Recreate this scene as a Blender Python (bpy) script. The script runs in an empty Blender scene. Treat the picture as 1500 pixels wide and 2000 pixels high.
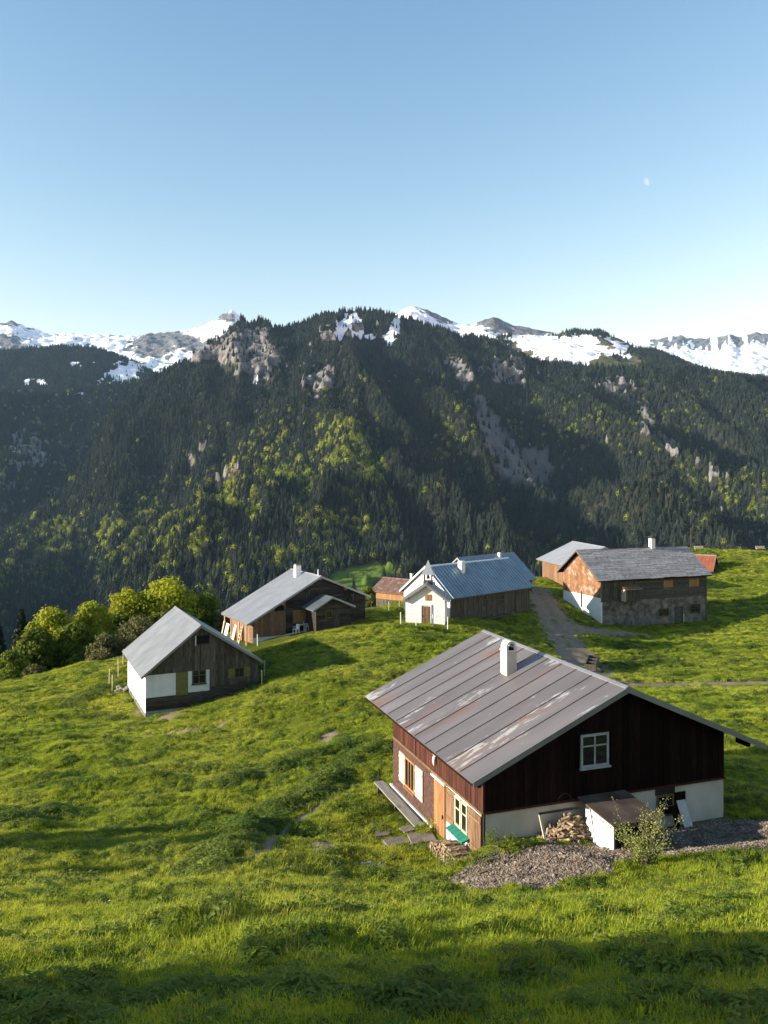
import bpy, math, random
import numpy as np
from mathutils import Vector, Matrix
random.seed(7); RNG = np.random.default_rng(7)
S = bpy.context.scene
C = S.collection

# ------------------------------------------------------------------ camera, sky, sun, exposure
F, HY = 1600.0, 935.0                    # focal length and horizon row, in pixels of the 1500x2000 photograph
cam = bpy.data.cameras.new('camera'); camo = bpy.data.objects.new('camera', cam); C.objects.link(camo)
cam.sensor_fit = 'VERTICAL'; cam.sensor_height = 36; cam.lens = 28.8
cam.shift_y = -(1000 - HY) / 2000; cam.clip_start = .5; cam.clip_end = 60000
camo.rotation_euler = (math.pi / 2, 0, 0); S.camera = camo
TRAVEL = Vector((.97, .243, 0)).normalized(); SUN_EL = math.radians(15.5)
w = bpy.data.worlds.new('World'); S.world = w; w.use_nodes = True
nt = w.node_tree; bg = nt.nodes['Background']
sky = nt.nodes.new('ShaderNodeTexSky'); sky.sky_type = 'NISHITA'; sky.sun_disc = False
sky.sun_elevation = SUN_EL; sky.sun_rotation = math.atan2(-TRAVEL.x, -TRAVEL.y)
sky.altitude = 1400; sky.air_density = 1.5; sky.dust_density = 0.0; sky.ozone_density = 3.0
# the photograph's own contrast and hue, applied evenly over the whole sky, channel by channel
sep = nt.nodes.new('ShaderNodeSeparateColor'); com = nt.nodes.new('ShaderNodeCombineColor'); nt.links.new(sky.outputs[0], sep.inputs[0])
for k, (power, gain) in enumerate(((1.46, 2.45), (1.17, 2.14), (.92, 2.38))):
    pw = nt.nodes.new('ShaderNodeMath'); pw.operation = 'POWER'; pw.inputs[1].default_value = power; ml = nt.nodes.new('ShaderNodeMath'); ml.operation = 'MULTIPLY'; ml.inputs[1].default_value = gain
    nt.links.new(sep.outputs[k], pw.inputs[0]); nt.links.new(pw.outputs[0], ml.inputs[0]); nt.links.new(ml.outputs[0], com.inputs[k])
nt.links.new(com.outputs[0], bg.inputs[0]); bg.inputs[1].default_value = .057
sun = bpy.data.lights.new('sun', 'SUN'); sun.energy = 5; sun.angle = math.radians(.5); sun.color = (1, .92, .79)
suno = bpy.data.objects.new('sun', sun); C.objects.link(suno)
sd = Vector((TRAVEL.x * math.cos(SUN_EL), TRAVEL.y * math.cos(SUN_EL), -math.sin(SUN_EL)))
suno.rotation_euler = sd.to_track_quat('-Z', 'Y').to_euler(); suno.location = (-60, -20, 40)
vs = S.view_settings; vs.view_transform = 'Standard'; vs.look = 'None'; vs.gamma = 1; vs.use_curve_mapping = False
vs.exposure = 1.03
S.cycles.use_denoising = True; S.cycles.max_bounces = 5; S.cycles.volume_bounces = 1
S.cycles.transparent_max_bounces = 8

# ------------------------------------------------------------------ helpers
def ray(x, y): return np.array([(x - 750) / F, 1.0, (HY - y) / F])
def P(x, y, D): return ray(x, y) * D
_perm = RNG.permutation(512).astype(np.int64)
_grad = RNG.uniform(-1, 1, (512, 2)); _grad /= np.linalg.norm(_grad, axis=1)[:, None]
def perlin(x, y):
    x = np.asarray(x, float); y = np.asarray(y, float)
    xi = np.floor(x).astype(np.int64); yi = np.floor(y).astype(np.int64); xf = x - xi; yf = y - yi
    def g(i, j):
        h = _grad[_perm[(_perm[i % 512] + j) % 512]]
        return h[..., 0] * (xf - (i - xi)) + h[..., 1] * (yf - (j - yi))
    u = xf ** 3 * (xf * (xf * 6 - 15) + 10); v = yf ** 3 * (yf * (yf * 6 - 15) + 10)
    a = g(xi, yi) * (1 - u) + g(xi + 1, yi) * u; b = g(xi, yi + 1) * (1 - u) + g(xi + 1, yi + 1) * u
    return (a * (1 - v) + b * v) * 1.5
def fbm(x, y, o=4, gain=.5):
    s = 0; a = 1
    for k in range(o): s = s + a * perlin(x * 2 ** k + 17 * k, y * 2 ** k - 9 * k); a *= gain
    return s
def ridged(x, y, o=4):
    s = 0; a = 1
    for k in range(o): s = s + a * (1 - 2 * np.abs(perlin(x * 2 ** k + 31 * k, y * 2 ** k + 5 * k))); a *= .5
    return s / 1.9
def sstep(a, b, x): t = np.clip((x - a) / (b - a), 0, 1); return t * t * (3 - 2 * t)

# ---- materials
def nd(m, t, **k):
    n = m.node_tree.nodes.new(t)
    for a, b in k.items(): setattr(n, a, b)
    return n
def material(name, c1, c2=None, scale=3, rough=.85, metal=0, stretch=(1, 1, 1), rnd=0, bump=0, bscale=None, coord='Object', detail=5, transl=0, spec=.3, c3=None, s3=.7, t3=(.55, .7), contrast=(.3, .7)):
    m = bpy.data.materials.new(name); m.use_nodes = True; T = m.node_tree; L = T.links.new
    b = T.nodes['Principled BSDF']; b.inputs['Roughness'].default_value = rough; b.inputs['Metallic'].default_value = metal
    b.inputs['Specular IOR Level'].default_value = spec
    if coord == 'World': co = nd(m, 'ShaderNodeNewGeometry').outputs['Position']
    else: co = nd(m, 'ShaderNodeTexCoord').outputs[coord]
    mp = nd(m, 'ShaderNodeMapping'); mp.inputs['Scale'].default_value = stretch; L(co, mp.inputs[0])
    col = None
    if c2 is None: c2 = tuple(min(1, v * 1.15) for v in c1)
    n = nd(m, 'ShaderNodeTexNoise'); n.inputs['Scale'].default_value = scale; n.inputs['Detail'].default_value = detail; L(mp.outputs[0], n.inputs[0])
    r = nd(m, 'ShaderNodeValToRGB'); e = r.color_ramp.elements
    e[0].position, e[1].position = contrast; e[0].color = (*c1, 1); e[1].color = (*c2, 1); L(n.outputs[0], r.inputs[0]); col = r.outputs[0]
    if c3 is not None:
        n3 = nd(m, 'ShaderNodeTexNoise'); n3.inputs['Scale'].default_value = s3; n3.inputs['Detail'].default_value = 7; n3.inputs['Roughness'].default_value = .65; L(mp.outputs[0], n3.inputs[0])
        r3 = nd(m, 'ShaderNodeMapRange'); r3.inputs[1].default_value, r3.inputs[2].default_value = t3; L(n3.outputs[0], r3.inputs[0])
        mx = nd(m, 'ShaderNodeMix', data_type='RGBA'); L(r3.outputs[0], mx.inputs[0]); L(col, mx.inputs[6]); mx.inputs[7].default_value = (*c3, 1); col = mx.outputs[2]
    if rnd:
        oi = nd(m, 'ShaderNodeObjectInfo'); mr = nd(m, 'ShaderNodeMapRange'); mr.inputs[3].default_value = 1 - rnd; mr.inputs[4].default_value = 1 + rnd
        L(oi.outputs['Random'], mr.inputs[0])
        hs = nd(m, 'ShaderNodeHueSaturation'); L(mr.outputs[0], hs.inputs['Value']); L(col, hs.inputs['Color']); col = hs.outputs[0]
    L(col, b.inputs['Base Color'])
    if bump:
        nb = nd(m, 'ShaderNodeTexNoise'); nb.inputs['Scale'].default_value = bscale or scale * 4; nb.inputs['Detail'].default_value = 4; L(mp.outputs[0], nb.inputs[0])
        bp = nd(m, 'ShaderNodeBump'); bp.inputs['Strength'].default_value = min(1, bump); bp.inputs['Distance'].default_value = .05; L(nb.outputs[0], bp.inputs['Height']); L(bp.outputs[0], b.inputs['Normal'])
    if transl:
        tr = nd(m, 'ShaderNodeBsdfTranslucent'); L(col, tr.inputs[0]); ms = nd(m, 'ShaderNodeMixShader'); ms.inputs[0].default_value = transl
        L(b.outputs[0], ms.inputs[1]); L(tr.outputs[0], ms.inputs[2]); L(ms.outputs[0], T.nodes['Material Output'].inputs[0])
    return m
VW = (6, 6, .7)      # grain running up the board
HWX = (.7, 6, 6); HWY = (6, .7, 6)
M = {}
M['redwood'] = material('dark_red_brown_boards', (.007, .0035, .0028), (.02, .0085, .0062), 2.5, .9, stretch=VW, rnd=.4, bump=.4, spec=.08)  # red-brown wood with the shade of the gable darkened into its colour
M['redwood_lit'] = material('red_brown_battens', (.05, .02, .014), (.1, .038, .026), 2.5, .75, stretch=VW, rnd=.25, bump=.4, spec=.1)  # lighter copy of the same wood for the sunlit side wall
M['shingle_red'] = material('red_brown_shingles', (.05, .025, .019), (.115, .06, .045), 9, .85, bump=.4)
M['greywood'] = material('weathered_grey_boards', (.045, .039, .032), (.14, .12, .096), 2.2, .85, stretch=VW, rnd=.3, bump=.4, spec=.1)
M['greywood_h'] = material('weathered_grey_planks', (.028, .023, .02), (.085, .07, .058), 2.2, .85, stretch=HWX, rnd=.35, bump=.4, spec=.1)
M['darkwood_y'] = material('dark_weathered_siding', (.05, .046, .04), (.12, .11, .095), 2.2, .85, stretch=HWY, rnd=.3, bump=.4, spec=.1)
M['brownwood'] = material('brown_vertical_boards', (.125, .07, .04), (.26, .16, .095), 2.2, .8, stretch=VW, rnd=.25, bump=.4, spec=.1)
M['orangewood'] = material('orange_brown_wood', (.23, .105, .038), (.38, .2, .085), 2.2, .7, stretch=VW, rnd=.15, bump=.3)
M['palewood'] = material('pale_wood', (.5, .4, .27), (.66, .55, .4), 2.2, .7, stretch=VW, rnd=.1, bump=.2)
M['shingle_orange'] = material('orange_weathered_shingles', (.15, .065, .032), (.31, .145, .066), 1.1, .85, bump=.3, c3=(.36, .27, .19), s3=.9, t3=(.5, .62))
M['plaster'] = material('white_plaster', (.72, .69, .63), (.82, .8, .76), 1.5, .9, bump=.15, bscale=20, c3=(.55, .47, .37), s3=.5, t3=(.62, .8))
M['plaster_cream'] = material('cream_plaster', (.5, .43, .35), (.68, .6, .5), .9, .9, bump=.15, bscale=20)
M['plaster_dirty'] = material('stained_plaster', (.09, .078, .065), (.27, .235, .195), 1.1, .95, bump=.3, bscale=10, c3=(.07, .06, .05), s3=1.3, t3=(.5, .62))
M['stone'] = material('grey_stone', (.16, .15, .14), (.34, .32, .29), 5, .95, bump=.6, rnd=.25)
M['slab'] = material('paving_slab', (.13, .105, .09), (.22, .18, .15), 3, .95, bump=.4, rnd=.15)
M['concrete'] = material('pale_concrete', (.5, .47, .43), (.66, .63, .58), 3, .95, bump=.3)
M['white'] = material('white_paint', (.7, .7, .68), (.82, .82, .8), 3, .6, bump=.1)
M['oldwhite'] = material('greyed_white_paint', (.33, .33, .31), (.46, .46, .44), 4, .8, bump=.2, spec=.1, c3=(.2, .18, .15), s3=3, t3=(.6, .75))  # white paint greyed to carry the gable's shade, with random brown patches
M['olive'] = material('olive_green_paint', (.12, .12, .03), (.17, .17, .05), 3, .6)
M['green'] = material('green_paint', (.015, .17, .115), (.025, .23, .155), 3, .5)
M['whitemetal'] = material('white_sheet_metal', (.6, .62, .62), (.72, .74, .74), 1.5, .45)
M['bark'] = material('bark', (.08, .06, .045), (.16, .13, .1), 6, .95, bump=.6)
M['logs'] = material('firewood', (.17, .105, .06), (.42, .31, .2), 6, .9, rnd=.45)
M['oldroof'] = material('old_painted_roof_sheet', (.14, .122, .118), (.2, .178, .172), .9, .5, .25, rnd=.1, c3=(.24, .11, .055), s3=.8, t3=(.55, .72), stretch=(.3, 1.2, .3), spec=.5)
# pale flaked paint on the old roof sheets
def flake(m):
    T = m.node_tree; L = T.links.new; b = T.nodes['Principled BSDF']; src = b.inputs['Base Color'].links[0].from_socket
    tc = nd(m, 'ShaderNodeTexCoord'); mp = nd(m, 'ShaderNodeMapping'); mp.inputs['Scale'].default_value = (.45, 1.9, .45); L(tc.outputs['Object'], mp.inputs[0])
    n1 = nd(m, 'ShaderNodeTexNoise'); n1.inputs['Scale'].default_value = .45; n1.inputs['Detail'].default_value = 2; L(mp.outputs[0], n1.inputs[0])
    n2 = nd(m, 'ShaderNodeTexNoise'); n2.inputs['Scale'].default_value = 3.2; n2.inputs['Detail'].default_value = 9; n2.inputs['Roughness'].default_value = .75; L(mp.outputs[0], n2.inputs[0])
    ml = nd(m, 'ShaderNodeMath', operation='MULTIPLY'); L(n1.outputs[0], ml.inputs[0]); L(n2.outputs[0], ml.inputs[1])
    r = nd(m, 'ShaderNodeMapRange'); r.inputs[1].default_value, r.inputs[2].default_value = .335, .365; L(ml.outputs[0], r.inputs[0])
    mx = nd(m, 'ShaderNodeMix', data_type='RGBA'); L(r.outputs[0], mx.inputs[0]); L(src, mx.inputs[6]); mx.inputs[7].default_value = (.42, .41, .39, 1); L(mx.outputs[2], b.inputs['Base Color'])
flake(M['oldroof'])
M['seam'] = material('roof_seam_metal', (.1, .08, .075), (.16, .13, .12), 3, .6, .3)
M['zinc'] = material('galvanised_sheet', (.2, .205, .21), (.27, .275, .28), .8, .45, .35, rnd=.07, spec=.5)
M['zinclight'] = material('bright_sheet_metal', (.3, .31, .32), (.38, .385, .39), .8, .45, .3, rnd=.05, spec=.5)
M['bluemetal'] = material('blue_grey_sheet_metal', (.2, .235, .26), (.27, .31, .335), .7, .36, .65, rnd=.06, spec=.5)
M['rustmetal'] = material('rusty_corrugated_sheet', (.16, .075, .05), (.25, .14, .105), .9, .7, .1, stretch=(3, 3, .6), c3=(.3, .25, .22), s3=.8, t3=(.5, .66))
M['redpaint'] = material('red_brown_painted_sheet', (.22, .068, .034), (.3, .095, .045), .8, .7)
M['shakes'] = material('grey_wooden_shakes', (.2, .18, .172), (.38, .35, .335), 2.5, .9, stretch=(1, 1.2, 1), rnd=.2, bump=.5)
M['iron'] = material('dark_iron', (.03, .03, .03), (.05, .05, .05), 4, .6, .5)
M['dark'] = material('dark_interior', (.008, .007, .006), (.014, .012, .01), 3, .9)
g = bpy.data.materials.new('window_glass'); g.use_nodes = True; b = g.node_tree.nodes['Principled BSDF']; b.inputs['Base Color'].default_value = (.012, .014, .016, 1); b.inputs['Roughness'].default_value = .06; b.inputs['Specular IOR Level'].default_value = .6; M['glass'] = g

# ---- mesh building
class MB:
    def __init__(s): s.v = []; s.f = []
    def poly(s, pts, faces):
        o = len(s.v); s.v += [tuple(map(float, p)) for p in pts]; s.f += [tuple(i + o for i in f) for f in faces]; return s
    def hexa(s, p): return s.poly(p, [(0, 3, 2, 1), (4, 5, 6, 7), (0, 1, 5, 4), (1, 2, 6, 5), (2, 3, 7, 6), (3, 0, 4, 7)])
    def box(s, x0, x1, y0, y1, z0, z1): return s.hexa([(x0, y0, z0), (x1, y0, z0), (x1, y1, z0), (x0, y1, z0), (x0, y0, z1), (x1, y0, z1), (x1, y1, z1), (x0, y1, z1)])
    def prism(s, pts, ext):
        n = len(pts); p2 = [tuple(np.add(p, ext)) for p in pts]
        return s.poly(list(pts) + p2, [tuple(range(n))[::-1], tuple(range(n, 2 * n))] + [(i, (i + 1) % n, n + (i + 1) % n, n + i) for i in range(n)])
    def tube(s, path, radii, n=6, cap=True):
        path = [Vector(p) for p in path]; o = len(s.v); m = len(path)
        for i, p in enumerate(path):
            d = (path[min(i + 1, m - 1)] - path[max(i - 1, 0)]).normalized(); a = d.orthogonal().normalized(); b = d.cross(a)
            r = radii[i] if hasattr(radii, '__len__') else radii
            for k in range(n): t = 2 * math.pi * k / n; s.v.append(tuple(p + (a * math.cos(t) + b * math.sin(t)) * r))
        for i in range(m - 1):
            for k in range(n): s.f.append((o + i * n + k, o + i * n + (k + 1) % n, o + (i + 1) * n + (k + 1) % n, o + (i + 1) * n + k))
        if cap: s.f.append(tuple(o + k for k in range(n))[::-1]); s.f.append(tuple(o + (m - 1) * n + k for k in range(n)))
        return s
    def build(s, name, mat, parent=None, smooth=False):
        me = bpy.data.meshes.new(name); me.from_pydata(s.v, [], s.f); me.update()
        if smooth: me.polygons.foreach_set('use_smooth', [True] * len(me.polygons))
        return link(name, me, mat, parent)
def link(name, me, mat, parent=None):
    if mat is not None and not me.materials: me.materials.append(mat)
    o = bpy.data.objects.new(name, me); C.objects.link(o)
    if parent: o.parent = parent
    return o
def tag(o, label, cat, group=None):
    o['label'] = label; o['category'] = cat
    if group: o['group'] = group
    return o
def thing(name, label, cat, loc, rz=0, group=None):
    o = bpy.data.objects.new(name, None); C.objects.link(o); o.empty_display_size = .2
    o.location = loc; o.rotation_euler = (0, 0, rz); return tag(o, label, cat, group)

# ------------------------------------------------------------------ terrain of the alp: thin plate spline through surveyed points
CP = [(750,2000,8.2),(0,2000,8.6),(1500,2000,8.0),(750,1850,12.5),(0,1850,12.8),(1500,1850,12.2),(750,1777,18),(100,1777,18.5),(1400,1760,18.5),(1000,1735,26),(1300,1700,26.5),(1500,1690,26),
 (945,1650,30),(1160,1640,31),(1410,1595,33.6),(772,1552,39),(850,1625,34),(890,1692,30.4),(640,1640,33.5),(500,1690,29),(250,1700,29),(0,1690,29.5),(300,1560,40),(0,1560,41),(0,1450,55),(0,1335,85),(150,1305,86),(247,1340,75),
 (285,1401,65),(504,1337,69),(500,1450,53),(400,1500,46),(600,1420,54),(700,1400,54),(640,1500,44),(600,1340,63),(700,1290,70.5),(620,1243,80),(800,1243,77),(880,1228,82),(792,1216,84),(868,1217,84.3),(494,1257,82),(713,1209,88.5),(750,1340,62),
 (1500,1640,30),(1500,1480,45),(1500,1340,70),(1230,1338,72),(1160,1308,77),(1500,1250,93),(1350,1258,93),(1173,1217,105),(1380,1210,111.8),(1500,1200,112),(1480,1130,138),(1500,1080,165),(1400,1075,165),(1345,1073,165),(1400,1118,146),
 (1038,1186,100),(1060,1175,106),(1050,1148,118),(1100,1240,92),(1130,1285,82),(1100,1150,126),(1060,1128,138),(760,1187,115),(720,1192,108),(880,1208,89)]
cp = np.array([P(*c) for c in CP])
cp = np.vstack([cp, [(0, 0, -1.75), (-10, 0, -2.2), (10, 0, -1.2), (0, -15, 3), (-30, 10, -9), (30, 10, -5), (-60, 40, -22), (-45, 20, -14), (60, 40, -13), (100, 70, -14), (110, 120, -15),
    (-60, 105, -34), (-38, 108, -27.5), (-24, 115, -24.5), (-90, 60, -34), (-10, 125, -24), (-60, 160, -58), (0, 165, -42), (40, 160, -24), (50, 190, -30), (100, 180, -22), (0, 230, -68), (80, 240, -52), (-90, 230, -82), (160, 240, -48), (140, 60, -12), (-130, 120, -62), (-30, -15, -4), (40, -15, 2), (-50, 0, -9), (27, 48, -15), (15, 47, -15.2), (9, 52, -15.6), (160, 150, -18)]])
def tps_fit(p, z, lam=.02):
    n = len(p); d = np.linalg.norm(p[:, None] - p[None], axis=2); K = np.where(d > 0, d * d * np.log(d + 1e-9), 0) + lam * np.eye(n) * 10
    Q = np.c_[np.ones(n), p]; A = np.zeros((n + 3, n + 3)); A[:n, :n] = K; A[:n, n:] = Q; A[n:, :n] = Q.T
    return np.linalg.solve(A, np.r_[z, 0, 0, 0])
TW = tps_fit(cp[:, :2], cp[:, 2])
def h0(x, y):
    x = np.asarray(x, float); y = np.asarray(y, float); sh = x.shape; q = np.c_[x.ravel(), y.ravel()]; out = np.empty(len(q)); n = len(cp)
    for i in range(0, len(q), 40000):
        k = q[i:i + 40000]; d2 = ((k[:, None] - cp[None, :, :2]) ** 2).sum(2); out[i:i + 40000] = (.5 * d2 * np.log(d2 + 1e-12)) @ TW[:n] + TW[n] + k @ TW[n + 1:]
    return out.reshape(sh)
STREAKS = []   # banks of taller growth across the meadow
def dist_poly(x, y, pl):
    best = np.full(x.shape, 1e9)
    for a, b in zip(pl[:-1], pl[1:]):
        d = b - a; t = np.clip(((x - a[0]) * d[0] + (y - a[1]) * d[1]) / (d @ d), 0, 1); best = np.minimum(best, np.hypot(x - a[0] - t * d[0], y - a[1] - t * d[1]))
    return best
FLAT = []      # (frame, u0, u1, v0, v1): no hummocks inside or close to a building
def bumps(x, y):
    far = sstep(14, 40, y)
    a = fbm(x / 5.2, y / 3.6, 3) * (.13 + .07 * far) + fbm(x / 1.3 + 40, y / 1.1, 3) * .07 + .16 * np.clip(fbm(x / 2.6 + 9, y / 2.1 + 3, 2), .05, 1)
    # cattle terraces following the slope on the left meadow
    t = (y + .28 * x + 2.2 * fbm(x / 14, y / 14, 2)) / 3.4; tr = t - np.floor(t)
    a = a + .5 * (sstep(0, .72, tr) - sstep(.78, 1, tr) - .45) * sstep(24, 32, y) * (1 - sstep(60, 78, y)) * sstep(6, -4, x - .12 * y) * np.clip(.5 + 1.4 * fbm(x / 9 + 4, y / 9, 2), 0, 1)
    for pl in STREAKS:
        d = dist_poly(x, y, pl); a = a + .26 * np.exp(-(d / .7) ** 2) * np.clip(.7 + .9 * fbm(x / 1.7, y / 1.7, 2), .1, 1.4)
    return a
def flatmask(x, y):
    m = np.ones_like(x)
    for (o, cu, cv, u0, u1, v0, v1) in FLAT:
        du = (x - o[0]) * cu[0] + (y - o[1]) * cu[1]; dv = (x - o[0]) * cv[0] + (y - o[1]) * cv[1]
        d = np.hypot(np.maximum(np.maximum(u0 - du, du - u1), 0), np.maximum(np.maximum(v0 - dv, dv - v1), 0)); m = np.minimum(m, sstep(.2, 2.2, d))
    return m
def h(x, y):
    x = np.asarray(x, float); y = np.asarray(y, float)
    return h0(x, y) + bumps(x, y) * flatmask(x, y)
def inside(o, ang, u0, u1, v0, v1):
    a = math.radians(ang); FLAT.append((o, (math.cos(a), math.sin(a)), (-math.sin(a), math.cos(a)), u0, u1, v0, v1))
class Fr:
    def __init__(s, o, ang):
        a = math.radians(ang); s.o = np.array(o, float); s.ang = a; s.u = np.array([math.cos(a), math.sin(a), 0]); s.v = np.array([-math.sin(a), math.cos(a), 0])
    def w(s, u, v, z=0): return s.o + s.u * u + s.v * v + np.array([0, 0, z])
    def loc(s, p): d = np.asarray(p) - s.o; return float(d @ s.u), float(d @ s.v), float(d[2])
    def onv(s, x, y, v=0): r = ray(x, y); return s.loc(r * ((v + s.o @ s.v) / (r @ s.v)))
    def onu(s, x, y, u=0): r = ray(x, y); return s.loc(r * ((u + s.o @ s.u) / (r @ s.u)))
def gpx(x, y, d0=6, d1=260):
    """where the sight line through a pixel meets the ground"""
    D = np.geomspace(d0, d1, 700)
    while True:
        r = ray(x, y); z = h(r[0] * D, D); hit = (r[2] * D < z) & (D < 200); k = np.argmax(hit)
        if hit.any(): break
        y += 1.0
    return np.array([r[0] * D[k], D[k], float(z[k])])
ORG = dict(chalet=(P(945, 1650, 30), 19.3), barn=(P(285, 1401, 65), 25.2), farm=(P(494.6, 1257, 82), 29.6), chapel=(P(792, 1214, 84), -8), blue=(P(878.7, 1208, 89), 42.6), right=(P(1173.5, 1217.4, 105), 22), back=(P(1113, 1151, 126), 11), redhut=(P(1389, 1119, 145), 59), rust=(P(735, 1187, 115), -37))
inside(*ORG['chalet'], -.5, 11, -.6, 9.8); inside(*ORG['barn'], 0, 9.2, 0, 10.4); inside(*ORG['farm'], -1, 12.8, -3, 7.4); inside(*ORG['chapel'], 0, 4, 0, 3.4); inside(*ORG['blue'], 0, 14, 0, 7.2)
inside(*ORG['right'], 0, 17.4, 0, 8.4); inside(*ORG['back'], 0, 11, 0, 11)

STREAKS += [np.array([gpx(x, y)[:2] for x, y in pl]) for pl in ([(390, 1700), (470, 1632), (540, 1580), (610, 1540), (690, 1482), (762, 1462)], [(425, 1540), (520, 1510), (600, 1482), (690, 1450)], [(130, 1385), (190, 1350), (225, 1345)], [(0, 1610), (110, 1585)], [(1190, 1300), (1260, 1295), (1310, 1290)], [(1215, 1262), (1260, 1280), (1330, 1300)])]
# masks: the farm track, the foot track, the gravel, bare earth
def world_poly(pts): return np.array([gpx(*p)[:2] for p in pts])
TRACK = [(np.array([gpx(x, y)[:2] for x, y in pl]), wd) for pl, wd in [
    ([(1046, 1150), (1064, 1175), (1080, 1205), (1098, 1240), (1120, 1275), (1148, 1315)], 2.3), ([(1100, 1236), (1150, 1232), (1215, 1238), (1250, 1240)], 1.5),
    ([(1120, 1275), (1180, 1325), (1240, 1337), (1330, 1338), (1420, 1336), (1520, 1333)], .55), ([(500, 1668), (545, 1632), (590, 1600), (640, 1560), (700, 1532)], .2), ([(120, 1470), (260, 1440), (380, 1428), (470, 1400)], .16)]]
GRAVEL = world_poly([(868, 1728), (930, 1742), (1040, 1740), (1180, 1716), (1240, 1682), (1330, 1672), (1520, 1666), (1520, 1606), (1405, 1600), (1290, 1625), (1160, 1650), (1000, 1662), (940, 1672), (890, 1705)])
def in_poly(x, y, p):
    r = np.zeros(x.shape, bool); j = len(p) - 1
    for i in range(len(p)):
        c = ((p[i, 1] > y) != (p[j, 1] > y)) & (x < (p[j, 0] - p[i, 0]) * (y - p[i, 1]) / (p[j, 1] - p[i, 1] + 1e-12) + p[i, 0]); r ^= c; j = i
    return r
BARE = [(gpx(640, 1443)[:2], .7), (gpx(632, 1648)[:2], .55), (gpx(540, 1238)[:2], 1.2), (gpx(330, 1398)[:2], .8), (gpx(270, 1392)[:2], .6)]
def dirt_mask(x, y):
    n = fbm(x / .8, y / .8, 3); m = np.zeros_like(x)
    for pl, wd in TRACK:
        d = dist_poly(x, y, pl); k = 1 - sstep(wd * .7, wd * 1.25, d + n * wd * .5)
        if wd > 1.4: k = k * (1 - .55 * np.exp(-((d + .25 * n) / .32) ** 2) * np.clip(.6 + 1.6 * fbm(x / 1.4, y / 1.4, 2), 0, 1))     # grass growing between the ruts
        m = np.maximum(m, k)
    for c, r in BARE: m = np.maximum(m, 1 - sstep(r * .6, r * 1.2, np.hypot(x - c[0], (y - c[1]) * .7) + n * r * .4))
    return m
def gravel_mask(x, y):
    n = fbm(x / .7, y / .7, 3); m = in_poly(x + n * .35, y + .35 * fbm(x / .6 + 8, y / .6, 3), GRAVEL).astype(float)
    return m
# tensor grid, fine near the camera
def steps(pts):
    o = [pts[0][0]]
    for (a, s1), (b, s2) in zip(pts[:-1], pts[1:]):
        while o[-1] < b: t = (o[-1] - a) / (b - a); o.append(o[-1] + s1 + (s2 - s1) * t)
    return np.array(o)
YS = steps([(-16, 1.5), (5, .4), (8, .16), (30, .2), (50, .32), (90, .55), (130, 1.2), (262, 4)])
xr = steps([(0, .16), (12, .22), (30, .4), (60, .9), (170, 5)]); XS = np.r_[-xr[::-1][:-1], xr]
GX, GY = np.meshgrid(XS, YS); GZ = h(GX, GY)
def grid_mesh(name, X, Y, Z, smooth=True):
    r, c = X.shape; me = bpy.data.meshes.new(name); v = np.stack([X, Y, Z], -1).reshape(-1, 3)
    i = np.arange(r * c).reshape(r, c); f = np.stack([i[:-1, :-1], i[:-1, 1:], i[1:, 1:], i[1:, :-1]], -1).reshape(-1, 4)
    me.vertices.add(len(v)); me.vertices.foreach_set('co', v.ravel()); me.loops.add(f.size); me.loops.foreach_set('vertex_index', f.ravel().astype(np.int32))
    me.polygons.add(len(f)); me.polygons.foreach_set('loop_start', np.arange(0, f.size, 4, dtype=np.int32)); me.update(calc_edges=True)
    if smooth: me.polygons.foreach_set('use_smooth', np.ones(len(f), bool))
    return me
def attr(me, name, a): t = me.attributes.new(name, 'FLOAT', 'POINT'); t.data.foreach_set('value', np.asarray(a, np.float32).ravel())
gm = grid_mesh('ground', GX, GY, GZ); attr(gm, 'dirt', dirt_mask(GX, GY)); attr(gm, 'gravel', gravel_mask(GX, GY))
def attr_mix(m, name, col, other, L):
    a = nd(m, 'ShaderNodeAttribute', attribute_name=name); x = nd(m, 'ShaderNodeMix', data_type='RGBA'); L(a.outputs['Fac'], x.inputs[0]); L(col, x.inputs[6])
    if isinstance(other, tuple): x.inputs[7].default_value = (*other, 1)
    else: L(other, x.inputs[7])
    return x.outputs[2]
GREEN1, GREEN2, GREEN3 = (.05, .064, .006), (.11, .125, .012), (.16, .16, .022)
gmat = material('meadow_turf', GREEN1, GREEN2, .35, .95, coord='World', bump=.8, bscale=9, c3=GREEN3, s3=.12, t3=(.5, .7), spec=.1)
T = gmat.node_tree; L = T.links.new; bs = T.nodes['Principled BSDF']; col = bs.inputs['Base Color'].links[0].from_socket
n = nd(gmat, 'ShaderNodeTexNoise'); n.inputs['Scale'].default_value = 2.5; n.inputs['Detail'].default_value = 6
r = nd(gmat, 'ShaderNodeValToRGB'); r.color_ramp.elements[0].color = (.13, .095, .066, 1); r.color_ramp.elements[1].color = (.33, .25, .18, 1)
pos = nd(gmat, 'ShaderNodeNewGeometry'); L(pos.outputs['Position'], n.inputs[0]); L(n.outputs[0], r.inputs[0])
col = attr_mix(gmat, 'dirt', col, r.outputs[0], L); col = attr_mix(gmat, 'gravel', col, (.12, .1, .085), L); L(col, bs.inputs['Base Color'])
ground = link('ground', gm, gmat); ground['kind'] = 'structure'

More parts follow.
